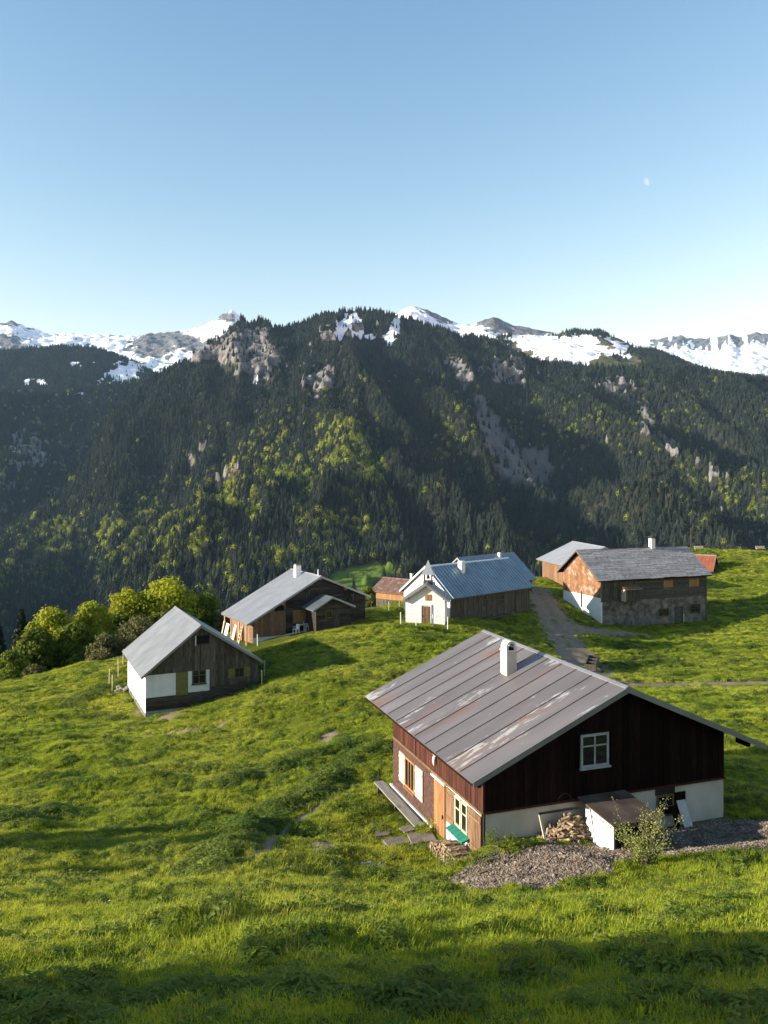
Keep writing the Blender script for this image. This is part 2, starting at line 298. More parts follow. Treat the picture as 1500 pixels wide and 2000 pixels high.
# ------------------------------------------------------------------ geometry-node scatter (for grass, gravel and the far forest only)
def scatter(name, pts, rot, scl, idx, protos, kind='stuff'):
    col = bpy.data.collections.new(name + '_pieces')
    for k, (me, mat) in enumerate(protos):
        if not me.materials: me.materials.append(mat)
        o = bpy.data.objects.new('%s_piece_%02d' % (name, k), me); col.objects.link(o)
    me = bpy.data.meshes.new(name); me.vertices.add(len(pts)); me.vertices.foreach_set('co', np.asarray(pts, np.float32).ravel())
    for nme, a in (('rot', rot), ('scl', scl)): t = me.attributes.new(nme, 'FLOAT_VECTOR', 'POINT'); t.data.foreach_set('vector', np.asarray(a, np.float32).ravel())
    t = me.attributes.new('idx', 'INT', 'POINT'); t.data.foreach_set('value', np.asarray(idx, np.int32))
    o = link(name, me, protos[0][1]); o['kind'] = kind
    ng = bpy.data.node_groups.new(name, 'GeometryNodeTree'); ng.interface.new_socket('Geometry', in_out='INPUT', socket_type='NodeSocketGeometry'); ng.interface.new_socket('Geometry', in_out='OUTPUT', socket_type='NodeSocketGeometry')
    N = ng.nodes.new; K = ng.links.new; gi = N('NodeGroupInput'); go = N('NodeGroupOutput'); ci = N('GeometryNodeCollectionInfo'); ci.inputs[0].default_value = col; ci.inputs[1].default_value = True; ci.inputs[2].default_value = True
    ip = N('GeometryNodeInstanceOnPoints'); ip.inputs['Pick Instance'].default_value = True
    def na(nm, ty): x = N('GeometryNodeInputNamedAttribute'); x.data_type = ty; x.inputs[0].default_value = nm; return x.outputs[0]
    e2r = N('FunctionNodeEulerToRotation'); K(na('rot', 'FLOAT_VECTOR'), e2r.inputs[0])
    K(gi.outputs[0], ip.inputs['Points']); K(ci.outputs[0], ip.inputs['Instance']); K(na('idx', 'INT'), ip.inputs['Instance Index']); K(e2r.outputs[0], ip.inputs['Rotation']); K(na('scl', 'FLOAT_VECTOR'), ip.inputs['Scale'])
    K(ip.outputs[0], go.inputs[0]); md = o.modifiers.new('scatter', 'NODES'); md.node_group = ng
    return o

# ------------------------------------------------------------------ mountains and valley
def interp(x, pts):
    p = np.array(pts, float); return np.interp(x, p[:, 0], p[:, 1])
def proj(X, Y, Z): return 750 + F * X / Y, HY - F * Z / Y
def blob(px, py, cx, cy, rx, ry, rot=0):
    c, s = math.cos(rot), math.sin(rot); dx, dy = px - cx, py - cy; return np.exp(-(((dx * c + dy * s) / rx) ** 2 + ((-dx * s + dy * c) / ry) ** 2))
rock_a = material('mountain', (.012, .018, .009), (.03, .035, .015), .01, .95, coord='World', spec=.1, detail=8)
def mountain_mat(name, base=((.022, .024, .014), (.04, .036, .025)), rockc=((.04, .037, .035), (.28, .26, .24))):
    m = material(name, base[0], base[1], .012, .95, coord='World', spec=.1, detail=8); T = m.node_tree; L = T.links.new; b = T.nodes['Principled BSDF']; col = b.inputs['Base Color'].links[0].from_socket
    pos = nd(m, 'ShaderNodeNewGeometry'); mp = nd(m, 'ShaderNodeMapping'); mp.inputs['Scale'].default_value = (.05, .05, .016); L(pos.outputs['Position'], mp.inputs[0])
    n = nd(m, 'ShaderNodeTexNoise'); n.inputs['Scale'].default_value = 1; n.inputs['Detail'].default_value = 9; n.inputs['Roughness'].default_value = .7; L(mp.outputs[0], n.inputs[0])
    r = nd(m, 'ShaderNodeValToRGB'); e = r.color_ramp.elements; e[0].position, e[1].position = .36, .64; e[0].color = (*rockc[0], 1); e[1].color = (*rockc[1], 1); L(n.outputs[0], r.inputs[0])
    ra = nd(m, 'ShaderNodeAttribute', attribute_name='rock'); nr = nd(m, 'ShaderNodeTexNoise'); nr.inputs['Scale'].default_value = .035; nr.inputs['Detail'].default_value = 9; nr.inputs['Roughness'].default_value = .7; L(pos.outputs['Position'], nr.inputs[0])
    r0 = nd(m, 'ShaderNodeMath', operation='ADD'); L(ra.outputs['Fac'], r0.inputs[0]); L(nr.outputs[0], r0.inputs[1]); r1_ = nd(m, 'ShaderNodeMapRange'); r1_.inputs[1].default_value, r1_.inputs[2].default_value = .93, 1.03; L(r0.outputs[0], r1_.inputs[0])
    xr_ = nd(m, 'ShaderNodeMix', data_type='RGBA'); L(r1_.outputs[0], xr_.inputs[0]); L(col, xr_.inputs[6]); L(r.outputs[0], xr_.inputs[7]); col = xr_.outputs[2]; col = attr_mix(m, 'meadow', col, (.11, .16, .022), L); col = attr_mix(m, 'scree', col, (.14, .132, .122), L)
    a = nd(m, 'ShaderNodeAttribute', attribute_name='snow'); n2 = nd(m, 'ShaderNodeTexNoise'); n2.inputs['Scale'].default_value = .018; n2.inputs['Detail'].default_value = 10; n2.inputs['Roughness'].default_value = .68; L(pos.outputs['Position'], n2.inputs[0])
    ad = nd(m, 'ShaderNodeMath', operation='ADD'); L(a.outputs['Fac'], ad.inputs[0]); L(n2.outputs[0], ad.inputs[1]); r2 = nd(m, 'ShaderNodeMapRange'); r2.inputs[1].default_value, r2.inputs[2].default_value = .97, 1.03; L(ad.outputs[0], r2.inputs[0])
    x = nd(m, 'ShaderNodeMix', data_type='RGBA'); L(r2.outputs[0], x.inputs[0]); L(col, x.inputs[6]); x.inputs[7].default_value = (.86, .88, .92, 1); L(x.outputs[2], b.inputs['Base Color'])
    nb = nd(m, 'ShaderNodeTexNoise'); nb.inputs['Scale'].default_value = .06; nb.inputs['Detail'].default_value = 8; L(pos.outputs['Position'], nb.inputs[0]); bp = nd(m, 'ShaderNodeBump'); bp.inputs['Distance'].default_value = 8; bp.inputs['Strength'].default_value = .6
    L(nb.outputs[0], bp.inputs['Height']); L(bp.outputs[0], b.inputs['Normal'])
    return m
MM = mountain_mat('mountain_ground'); MS = mountain_mat('snow_range_ground', base=((.06, .06, .062), (.12, .115, .11)), rockc=((.05, .053, .058), (.26, .255, .25)))
TREES = []       # (x, y, z, size, kind)
def sheet(name, crest, Dc, Db, zb, power=1.25, x0=-420, x1=1920, cols=420, rows=220, amp=60, nsc=330, slant=.3, valley=None, back=350, masks=None, jag=8, backslope=.55, carve=.3, calm=None):
    """a mountain flank: every column runs from the foot at distance Db up to the crest line and down the far side"""
    px = np.linspace(x0, x1, cols); kx = (px - 750) / F; yc = interp(px, crest); dc = interp(px, Dc); db = interp(px, Db); zbb = interp(px, zb); zc = (HY - yc) / F * dc
    t = np.linspace(0, 1, rows)[:, None]; D = db + (dc - db) * t; Z = zbb + (zc - zbb) * t ** power
    if valley is not None:
        pv = [v for v in valley]; Dv = np.array([np.full(cols, v[0]) for v in pv]); Zv = np.array([np.full(cols, v[1]) for v in pv]); D = np.vstack([Dv, D]); Z = np.vstack([Zv, Z]); t = np.vstack([np.zeros((len(pv), 1)), t])
    tb = np.linspace(0.04, 1, 14)[:, None]; D = np.vstack([D, dc + back * tb]); Z = np.vstack([Z, zc - back * tb * backslope - 0 * D[-1:]]); tt = np.vstack([t, np.ones((14, 1))])
    X = kx * D
    env = np.sin(np.pi * np.clip(tt, 0, 1)) ** .7 * (tt < 1)
    if calm: q0, q1 = proj(X, D, Z); env = env * (1 - .95 * np.clip(1.6 * blob(q0, q1, *calm), 0, 1))
    Z = Z + env * amp * (ridged((X + slant * D) / nsc, (D - slant * X) / (nsc * 3.4), 4) - carve) + np.clip(tt * 6, 0, 1) * jag * fbm(X / 60, D / 60, 4)
    return X, D, Z, np.broadcast_to(tt, X.shape)
def finish(name, X, Y, Z, mat, rock=0, meadow=0, snow=0, scree=0):
    me = grid_mesh(name, X, Y, Z)
    for nme, a in (('rock', rock), ('meadow', meadow), ('snow', snow), ('scree', scree)): attr(me, nme, np.broadcast_to(np.asarray(a, float), X.shape))
    o = link(name, me, mat); o['kind'] = 'structure'; return o
def sample_trees(X, Y, Z, spacing, keep, kindp, size=(14, 26), xlim=(-80, 1580)):
    """trees spread evenly over a flank, one about every spacing metres"""
    ax = X[1:, 1:] - X[:-1, :-1]; P0 = np.stack([X, Y, Z], -1); e1 = P0[:-1, 1:] - P0[:-1, :-1]; e2 = P0[1:, :-1] - P0[:-1, :-1]; area = np.abs(e1[..., 0] * e2[..., 1] - e1[..., 1] * e2[..., 0])
    n = RNG.poisson(area / spacing ** 2); ii, jj = np.nonzero(n); rep = n[ii, jj]; ii = np.repeat(ii, rep); jj = np.repeat(jj, rep); a, b = RNG.random(len(ii)), RNG.random(len(ii))
    p = P0[ii, jj] * ((1 - a) * (1 - b))[:, None] + P0[ii, jj + 1] * (a * (1 - b))[:, None] + P0[ii + 1, jj] * ((1 - a) * b)[:, None] + P0[ii + 1, jj + 1] * (a * b)[:, None]
    px, py = proj(p[:, 0], p[:, 1], p[:, 2]); ok = (px > xlim[0]) & (px < xlim[1]) & (RNG.random(len(p)) < keep(px, py, p)); p, px, py = p[ok], px[ok], py[ok]
    kd = (RNG.random(len(p)) < kindp(px, py, p)).astype(int); sz = RNG.uniform(*size, len(p)) * np.where(kd == 1, .66, 1.0)
    TREES.append(np.c_[p, sz, kd])
# main mountain across the valley
crest = [(-420, 1130), (-100, 1075), (0, 1045), (60, 1010), (130, 950), (180, 885), (215, 815), (300, 742), (400, 690), (470, 642), (520, 640), (560, 645), (620, 622), (690, 607), (740, 610), (790, 625), (850, 641), (900, 660), (950, 662), (1000, 695), (1060, 712), (1150, 716), (1250, 722), (1330, 722), (1400, 732), (1500, 757), (1700, 770), (1920, 760)]
X, Y, Z, t = sheet('mountain', crest, [(-420, 2300), (0, 2250), (200, 2450), (300, 2650), (480, 2900), (700, 3000), (950, 3000), (1250, 2800), (1920, 2600)], [(-420, 900), (1920, 950)], [(-420, -215), (1920, -215)], 1.12, amp=230, carve=.8, calm=(670, 1125, 190, 55), nsc=430, slant=.22, valley=[(252, -86), (330, -110), (450, -150), (600, -185), (760, -205)], rows=240, cols=440, jag=9)
px, py = proj(X, Y, Z); nz = fbm(px / 30, py / 24, 4)
def rockm(px, py):
    n = fbm(px / 26, py / 20, 4); n2 = fbm(px / 9, py / 14, 3)
    r = 1.25 * blob(px, py, 470, 668, 62, 30, -.25) + 1.1 * blob(px, py, 500, 712, 50, 32) + .9 * blob(px, py, 400, 690, 40, 18) + .95 * blob(px, py, 625, 745, 38, 34) + .8 * blob(px, py, 660, 655, 60, 16, -.2) + 1.0 * blob(px, py, 905, 738, 44, 18, .75) + .95 * blob(px, py, 990, 730, 45, 26, .4) + .9 * blob(px, py, 1262, 832, 14, 30) + .7 * blob(px, py, 385, 890, 40, 10, -.9) + .7 * blob(px, py, 430, 945, 50, 8, -.6) + .7 * blob(px, py, 1190, 755, 60, 16, .2) + .7 * blob(px, py, 1310, 880, 14, 40, -.5) + .6 * blob(px, py, 1390, 930, 16, 40, -.5)
    return np.clip((1.25 * r + .55 * n + .25 * n2 - .45) * 3, 0, 1)
def screem(px, py):
    n = fbm(px / 22, py / 22, 3)
    r = 1.4 * blob(px, py, 1030, 905, 50, 34) + 1.1 * blob(px, py, 965, 845, 30, 95, -.42) + .6 * blob(px, py, 1065, 935, 16, 9)
    return np.clip((r + .35 * n - .45) * 3, 0, 1)
def meadowm(px, py):
    n = fbm(px / 30, py / 20, 3)
    r = 1.3 * blob(px, py, 690, 1130, 62, 30, -.35) + .8 * blob(px, py, 760, 1112, 40, 12, -.3) + .7 * blob(px, py, 1230, 745, 90, 12, .1) + .5 * blob(px, py, 640, 1168, 60, 22)
    return np.clip((r + .25 * n - .5) * 4, 0, 1)
def snowm(px, py):
    n = fbm(px / 14, py / 10, 3); r = 1.2 * blob(px, py, 680, 632, 30, 22, -.7) + 1.1 * blob(px, py, 768, 645, 15, 34, .4) + .8 * blob(px, py, 720, 660, 30, 8) + .7 * blob(px, py, 655, 660, 26, 6) + .8 * blob(px, py, 495, 745, 12, 6) + .6 * blob(px, py, 610, 705, 10, 6) + .6 * blob(px, py, 600, 690, 20, 5, -.4) + .6 * blob(px, py, 520, 660, 20, 8, .6)
    return np.clip((r + .4 * n - .45) * 4, 0, 1)
rk, sc, md_, sn = rockm(px, py), screem(px, py), meadowm(px, py), snowm(px, py)
Z = Z + rk * (10 + 30 * ridged(X / 55, Y / 90 + Z / 60, 4)) * (t < .995)
mt_main = finish('mountain', X, Y, Z, MM, rk, md_, sn * .75, sc)
def keep_main(px, py, p):
    k = 1
    for q in (0, 11, 22): yy = py - q * F / p[:, 1]; k = np.minimum(k, 1 - np.maximum.reduce([.93 * rockm(px, yy), .97 * screem(px, yy), .99 * meadowm(px, yy), .97 * snowm(px, yy)]))
    d = fbm(p[:, 0] / 120, p[:, 1] / 200, 3)
    return k * np.clip(1.05 + .5 * d, .55, 1) * (p[:, 1] > 560)
def dec_main(px, py, p):
    n = fbm(p[:, 0] / 130, p[:, 1] / 260, 4); n2 = fbm(p[:, 0] / 45, p[:, 1] / 60, 2)
    b = .8 * blob(px, py, 540, 985, 170, 90, -.4) + .7 * blob(px, py, 150, 1075, 170, 60, -.25) + .6 * blob(px, py, 620, 860, 80, 50, -.5) + .65 * blob(px, py, 725, 975, 45, 70) + .22 * blob(px, py, 880, 850, 50, 50) + .22 * blob(px, py, 1400, 980, 120, 80) + .15 * blob(px, py, 1000, 1090, 300, 30) + .15 * blob(px, py, 1200, 820, 200, 60)
    return np.clip(b * (.68 + 1.7 * n + 1.4 * n2) + .02 + .04 * n, 0, .9) * (py > 740)
sample_trees(X, Y, Z, 6.0, keep_main, dec_main, (12, 30))
# dark side of the valley on the left, turned away from the sun
X, Y, Z, t = sheet('valley_side', [(-420, 700), (-150, 745), (0, 766), (110, 768), (200, 752), (300, 738), (430, 705)], [(-420, 2900), (0, 3100), (200, 3500), (430, 4200)], [(-420, 1900), (0, 2250), (250, 2700), (430, 3200)], [(-420, -200), (430, -120)], 1.0, x0=-420, x1=430, cols=150, rows=130, amp=90, nsc=420, slant=-.2)
px, py = proj(X, Y, Z); rr = np.clip((blob(px, py, 60, 880, 60, 60) + .8 * blob(px, py, 10, 980, 30, 50) + .7 * fbm(px / 22, py / 26, 3) - .55) * 3, 0, 1); sn = np.clip((blob(px, py, 130, 768, 90, 7) + .5 * fbm(px / 15, py / 8, 3) - .6) * 3, 0, 1)
finish('valley_side', X, Y, Z, MM, rr, 0, sn * .6, 0)
sample_trees(X, Y, Z, 11, lambda a, b, p: 1 - .7 * np.clip((blob(a, b, 60, 880, 60, 60) + .7 * fbm(a / 22, b / 26, 3) - .5) * 3, 0, 1), lambda a, b, p: .05 + 0 * a, (15, 27), xlim=(-60, 480))
# forested shoulder in front of the left snow range
X, Y, Z, t = sheet('shoulder', [(-420, 700), (-60, 690), (60, 682), (110, 676), (180, 678), (230, 694), (270, 708), (300, 728), (340, 752), (430, 790)], [(-420, 4000), (430, 4300)], [(-420, 3400), (430, 3700)], [(-420, 330), (430, 330)], 1.0, x0=-420, x1=430, cols=160, rows=60, amp=28, nsc=260)
px, py = proj(X, Y, Z); sn = np.clip((1.2 * blob(px, py, 240, 735, 45, 26, -.5) + .8 * blob(px, py, 50, 750, 10, 16, .5) + .8 * blob(px, py, 82, 750, 14, 10) + .6 * blob(px, py, 160, 710, 30, 10) + .5 * fbm(px / 16, py / 11, 3) - .42) * 4, 0, 1)
finish('shoulder', X, Y, Z, MM, 0, 0, sn * .8, 0)
sample_trees(X, Y, Z, 9.5, lambda a, b, p: 1 - .97 * np.clip((1.2 * blob(a, b, 240, 735, 45, 26, -.5) + .8 * blob(a, b, 50, 750, 10, 16, .5) + .8 * blob(a, b, 82, 750, 14, 10) + .6 * blob(a, b, 160, 710, 30, 10) + .5 * fbm(a / 16, b / 11, 3) - .42) * 4, 0, 1), lambda a, b, p: 0 * a, (14, 24), xlim=(-60, 420))
# snow ranges
def range_(name, crest, dc, db, zb, x0, x1, amp, snow, rockb=0, cols=260, rows=110, nsc=420, jag=26, power=1.0):
    X, Y, Z, t = sheet(name, crest, [(x0, dc), (x1, dc)], [(x0, db), (x1, db)], [(x0, zb), (x1, zb)], power, x0=x0, x1=x1, cols=cols, rows=rows, amp=amp, nsc=nsc, jag=jag * .55, back=700)
    px, py = proj(X, Y, Z); gzx = np.gradient(Z, axis=1) / np.gradient(X, axis=1); s, rb = snow(px, py, np.abs(gzx), t); finish(name, X, Y, Z, MS, rb, 0, s, 0); return X, Y, Z, t
lc = [(-420, 650), (-100, 640), (0, 633), (22, 627), (50, 638), (110, 654), (200, 652), (260, 657), (330, 648), (380, 642), (415, 628), (436, 614), (452, 607), (468, 617), (490, 632), (560, 665), (640, 690)]
range_('snow_range', lc, 6200, 4500, 480, -420, 640, 75, lambda px, py, g, t: (np.clip(.66 - .5 * np.clip(g - .8, 0, 1) - .55 * blob(px, py, 300, 675, 40, 22) - .5 * blob(px, py, 440, 618, 16, 8) - .6 * blob(px, py, 375, 672, 40, 12, .4) - .5 * blob(px, py, 15, 630, 22, 5) - .5 * blob(px, py, 20, 670, 30, 14, .4) - .25 * np.clip(fbm(px / 16, py / 7, 3), 0, 1), 0, 1), np.ones_like(px) * .9), nsc=520)
r1 = [(640, 680), (740, 650), (775, 612), (800, 599), (825, 602), (860, 616), (890, 631), (920, 633), (945, 624), (965, 619), (1000, 634), (1040, 642), (1090, 652), (1160, 655), (1240, 675), (1340, 720)]
range_('snow_range', r1, 4700, 3700, 520, 640, 1340, 40, lambda px, py, g, t: (np.clip(.68 - .5 * np.clip(g - .8, 0, 1) - .7 * blob(px, py, 852, 612, 30, 9, .45) - .7 * blob(px, py, 960, 628, 34, 12, .3) - .6 * blob(px, py, 1040, 645, 50, 9) - .2 * np.clip(fbm(px / 12, py / 7, 3), 0, 1), 0, 1), np.ones_like(px) * .75), nsc=300, jag=14)
r2 = [(1100, 690), (1180, 668), (1240, 668), (1290, 661), (1330, 657), (1352, 662), (1400, 660), (1425, 652), (1445, 658), (1470, 649), (1500, 651), (1600, 640), (1750, 655), (1920, 650)]
range_('snow_range', r2, 8000, 5600, 640, 1100, 1920, 60, lambda px, py, g, t: (np.clip(.64 - .9 * np.clip((t - .84 + .1 * fbm(px / 9, py / 30, 4)) * 8, 0, 1) * np.clip((px - 1250) / 60, 0, 1) * np.clip(fbm(px / 16, py / 40, 3) * 3 + 1.1, 0, 1) - .4 * np.clip(g - .8, 0, 1), 0, 1), np.ones_like(px)), nsc=520, jag=30, power=1.5)
# alp with snow patches to the right behind the crest
X, Y, Z, t = sheet('high_alp', [(900, 690), (960, 664), (1000, 655), (1060, 657), (1110, 648), (1170, 648), (1205, 660), (1240, 680), (1290, 690), (1340, 712), (1420, 742), (1520, 760)], [(900, 3600), (1520, 3500)], [(900, 2950), (1520, 2750)], [(900, 400), (1520, 330)], 1.0, x0=900, x1=1520, cols=170, rows=80, amp=30, nsc=230, slant=.6, jag=6)
def alp_snow(px, py): return np.clip((1.3 * blob(px, py, 1060, 675, 75, 24, .25) + 1.1 * blob(px, py, 1140, 672, 34, 40, .7) + .9 * blob(px, py, 1215, 678, 26, 12, .6) + .75 * blob(px, py, 1195, 690, 22, 9, .4) + .7 * blob(px, py, 1115, 690, 14, 24, .9) + .5 * fbm(px / 13, py / 9, 3) - .38) * 4, 0, 1)
px, py = proj(X, Y, Z); finish('high_alp', X, Y, Z, mountain_mat('high_alp_ground', base=((.09, .075, .05), (.17, .14, .09))), 0, .35 * blob(px, py, 1200, 710, 60, 14), alp_snow(px, py) * .85, 0)
sample_trees(X, Y, Z, 8, lambda a, b, p: np.clip(1.3 * blob(a, b, 1150, 648, 75, 12) + 1.2 * blob(a, b, 1290, 695, 60, 26) + .9 * blob(a, b, 1205, 695, 14, 12) + .8 * (a < 1000) + 1.2 * (a > 1260) + .4 * fbm(a / 20, b / 14, 2) - .35, 0, 1) * (1 - .9 * alp_snow(a, b) * (b > 662)), lambda a, b, p: 0 * a, (14, 24))

def conifer_proto(seed, tiers=7, n=9):
    rg = random.Random(seed); m = MB(); m.tube([(0, 0, 0), (0, 0, .5)], [.022, .012], 4, False)
    for k in range(tiers):
        z = .1 + .8 * (k / tiers) ** .95; R = (.19 * (1 - (k / tiers) ** 1.15) + .028) * rg.uniform(.82, 1.15); hh = .2 * (1 - .45 * k / tiers); o = len(m.v); a0 = rg.random() * 6; m.v.append((0, 0, min(1, z + hh)))
        for i in range(n * 2): a = a0 + math.pi * i / n; q = R * (rg.uniform(.85, 1.2) if i % 2 == 0 else rg.uniform(.45, .6)); m.v.append((q * math.cos(a), q * math.sin(a), z - (.045 if i % 2 == 0 else -.012) * rg.uniform(.6, 1.3)))
        m.f += [(o, o + 1 + i, o + 1 + (i + 1) % (2 * n)) for i in range(2 * n)]
    me = bpy.data.meshes.new('conifer'); me.from_pydata(m.v, [], m.f); me.update(); return me
def broad_proto(seed):
    rg = random.Random(seed); m = MB(); m.tube([(0, 0, 0), (0, 0, .4)], [.03, .02], 5, False)
    for k in range(170):
        th = rg.random() * 6.283; u = rg.uniform(-1, 1); rr = rg.uniform(.6, 1.0) * (1 + .28 * math.sin(2 * th + seed) * math.cos(3 * u + seed)); s = math.sqrt(1 - u * u); c = Vector((.3 * rr * s * math.cos(th) * (1.15 - .25 * u), .3 * rr * s * math.sin(th) * (1.15 - .25 * u), .5 + .48 * rr * u)); nrm = Vector((s * math.cos(th), s * math.sin(th), u)) + Vector((rg.uniform(-.6, .6), rg.uniform(-.6, .6), rg.uniform(-.3, .6)))
        nrm.normalize(); a = nrm.orthogonal().normalized(); b = nrm.cross(a); q = rg.uniform(.035, .085); m.poly([c + a * q, c + b * q * .8, c - a * q, c - b * q * .8 + nrm * .01], [(0, 1, 2, 3)])
    me = bpy.data.meshes.new('broadleaf'); me.from_pydata(m.v, [], m.f); me.update(); return me
M['conifer'] = material('spruce_needles', (.015, .024, .017), (.038, .046, .028), .02, .9, coord='World', rnd=.4, spec=.1)
M['broadleaf'] = material('fresh_spring_leaves', (.18, .23, .03), (.34, .36, .062), .012, .9, coord='World', rnd=.4, spec=.1, transl=.35)
tr = np.vstack(TREES); idx = np.where(tr[:, 4] == 0, RNG.integers(0, 5, len(tr)), 5 + RNG.integers(0, 4, len(tr)))
wd = tr[:, 3] * RNG.uniform(.8, 1.2, len(tr)) * np.where(tr[:, 4] == 1, 1.1, 1.0)
scatter('forest', tr[:, :3] - [0, 0, .6], np.c_[np.zeros((len(tr), 2)), RNG.random(len(tr)) * 6.28], np.c_[wd, wd, tr[:, 3]], idx, [(conifer_proto(k), M['conifer']) for k in range(5)] + [(broad_proto(20 + k), M['broadleaf']) for k in range(4)])
print('forest trees', len(tr))

# ------------------------------------------------------------------ buildings
class House:
    """gabled house: local x across the gable, y along the ridge, z up; the gable with y = 0 is the front"""
    def __init__(s, name, label, o, ang, W, L, ridge, eL, eR, f=.4, b=.4, zb=-2.5, t=.14, cat='house', wallmats=None, group=None):
        s.F = Fr(o, ang); s.W, s.L = W, L; (s.ur, s.zr), (s.ul, s.zl), (s.uR, s.zR) = ridge, eL, eR; s.f, s.b, s.zb, s.t = f, b, zb, t
        s.root = thing(name, label, cat, tuple(s.F.o), s.F.ang, group)
        wm = wallmats or {}
        th = .22; e = .004
        top = lambda u: s.roofz(u) - t - .01
        m = wm.get('front', M['plaster']); MB().prism([(0, 0, zb), (W, 0, zb), (W, 0, top(W)), (s.ur, 0, top(s.ur)), (0, 0, top(0))], (0, th, 0)).build('wall', m, s.root)
        m = wm.get('back', wm.get('front', M['plaster'])); MB().prism([(0, L - th, zb), (W, L - th, zb), (W, L - th, top(W)), (s.ur, L - th, top(s.ur)), (0, L - th, top(0))], (0, th, 0)).build('wall', m, s.root)
        MB().box(e, th, th, L - th, zb, top(th)).build('wall', wm.get('left', M['plaster']), s.root)
        MB().box(W - th, W - e, th, L - th, zb, top(W - th)).build('wall', wm.get('right', M['plaster']), s.root)
    def roofz(s, u):
        if u <= s.ur: return s.zl + (s.zr - s.zl) * (u - s.ul) / (s.ur - s.ul)
        return s.zR + (s.zr - s.zR) * (s.uR - u) / (s.uR - s.ur)
    def roof(s, mat, n, under=None, seam=None, rib=0, ribmat=None, courses=1, thick=.018, jitter=0, ribh=.03, edge=None):
        v0, v1 = -s.f, s.L + s.b; under = under or M['greywood']
        deck = MB()
        for (ue, ze) in ((s.ul, s.zl), (s.uR, s.zR)):
            deck.hexa([(ue, v0, ze - s.t), (s.ur, v0, s.zr - s.t), (s.ur, v1, s.zr - s.t), (ue, v1, ze - s.t), (ue, v0, ze), (s.ur, v0, s.zr), (s.ur, v1, s.zr), (ue, v1, ze)] if ue < s.ur else
                      [(s.ur, v0, s.zr - s.t), (ue, v0, ze - s.t), (ue, v1, ze - s.t), (s.ur, v1, s.zr - s.t), (s.ur, v0, s.zr), (ue, v0, ze), (ue, v1, ze), (s.ur, v1, s.zr)])
        R = deck.build('roof', under, s.root); s.R = R
        for (ue, ze, sg) in ((s.ul, s.zl, -1), (s.uR, s.zR, 1)):
            ln = math.hypot(s.ur - ue, s.zr - ze); du = (ue - s.ur) / ln; dz = (ze - s.zr) / ln; nrm = Vector((-dz * sg, 0, abs(du))).normalized()
            if nrm.x * sg < 0: nrm.x = -nrm.x
            pt = lambda q, v, k: (s.ur + du * q + nrm.x * k, v, s.zr + dz * q + nrm.z * k)
            for c in range(courses):
                q0, q1 = ln * c / courses - (.0 if c == 0 else .06), ln * (c + 1) / courses + (.04 if c == courses - 1 else 0); lift = (courses - 1 - c) * .0; tilt = .018 if courses > 1 else 0
                for i in range(n):
                    a, b_ = v0 + (v1 - v0) * i / n, v0 + (v1 - v0) * (i + 1) / n; gp = .004; j = random.uniform(-jitter, jitter); jj = random.uniform(0, jitter * .5)
                    A, B = a + gp - (.03 if i == 0 else 0), b_ - gp + (.03 if i == n - 1 else 0)
                    m = MB(); k0, k1 = .003 + lift, thick + jj
                    if rib:
                        nr = max(1, round((B - A) / rib)); prof = []
                        for r_ in range(nr): w_ = (B - A) / nr; x = A + w_ * r_; prof += [(x, 0), (x + w_ * .62, 0), (x + w_ * .72, ribh), (x + w_ * .88, ribh)]
                        prof.append((B, 0)); o = len(m.v)
                        for (x, hh) in prof: m.v += [pt(q0, x, k1 + hh), pt(q1 + j, x, k1 + hh + tilt)]
                        m.f += [(2 * k, 2 * k + 1, 2 * k + 3, 2 * k + 2) for k in range(len(prof) - 1)]
                        m.f += [(2 * k + 2, 2 * k + 3, 2 * k + 1, 2 * k)[::1] for k in range(0)]
                        m.poly([pt(q1 + j, A, k1 + tilt), pt(q1 + j, B, k1 + tilt), pt(q1 + j, B, k0), pt(q1 + j, A, k0)], [(0, 1, 2, 3)])
                    else:
                        m.hexa([pt(q0, A, k0), pt(q1 + j, A, k0), pt(q1 + j, B, k0), pt(q0, B, k0), pt(q0, A, k1), pt(q1 + j, A, k1 + tilt), pt(q1 + j, B, k1 + tilt), pt(q0, B, k1)])
                    pn = m.build('roof_panel', mat, R)
                    if seam and i < n - 1 and c == 0:
                        m2 = MB(); m2.hexa([pt(.02, b_ - .022, thick), pt(ln, b_ - .022, thick), pt(ln, b_ + .022, thick), pt(.02, b_ + .022, thick), pt(.02, b_ - .012, thick + .035), pt(ln, b_ - .012, thick + .035), pt(ln, b_ + .012, thick + .035), pt(.02, b_ + .012, thick + .035)]); m2.build('roof_seam', seam, R)
        em = edge or mat
        w_ = .14; rl = lambda ue, ze: ((s.ur - ue), (s.zr - ze))
        mb = MB()
        for (ue, ze) in ((s.ul, s.zl), (s.uR, s.zR)):
            sg = -1 if ue < s.ur else 1; sl = (s.zr - ze) / abs(s.ur - ue); mb.hexa([(s.ur, v0 - .02, s.zr + .03), (s.ur + sg * w_, v0 - .02, s.zr + .03 - sl * w_), (s.ur + sg * w_, v1 + .02, s.zr + .03 - sl * w_), (s.ur, v1 + .02, s.zr + .03), (s.ur, v0 - .02, s.zr + .07), (s.ur + sg * w_, v0 - .02, s.zr + .06 - sl * w_), (s.ur + sg * w_, v1 + .02, s.zr + .06 - sl * w_), (s.ur, v1 + .02, s.zr + .07)])
        mb.build('ridge_cap', em, R)
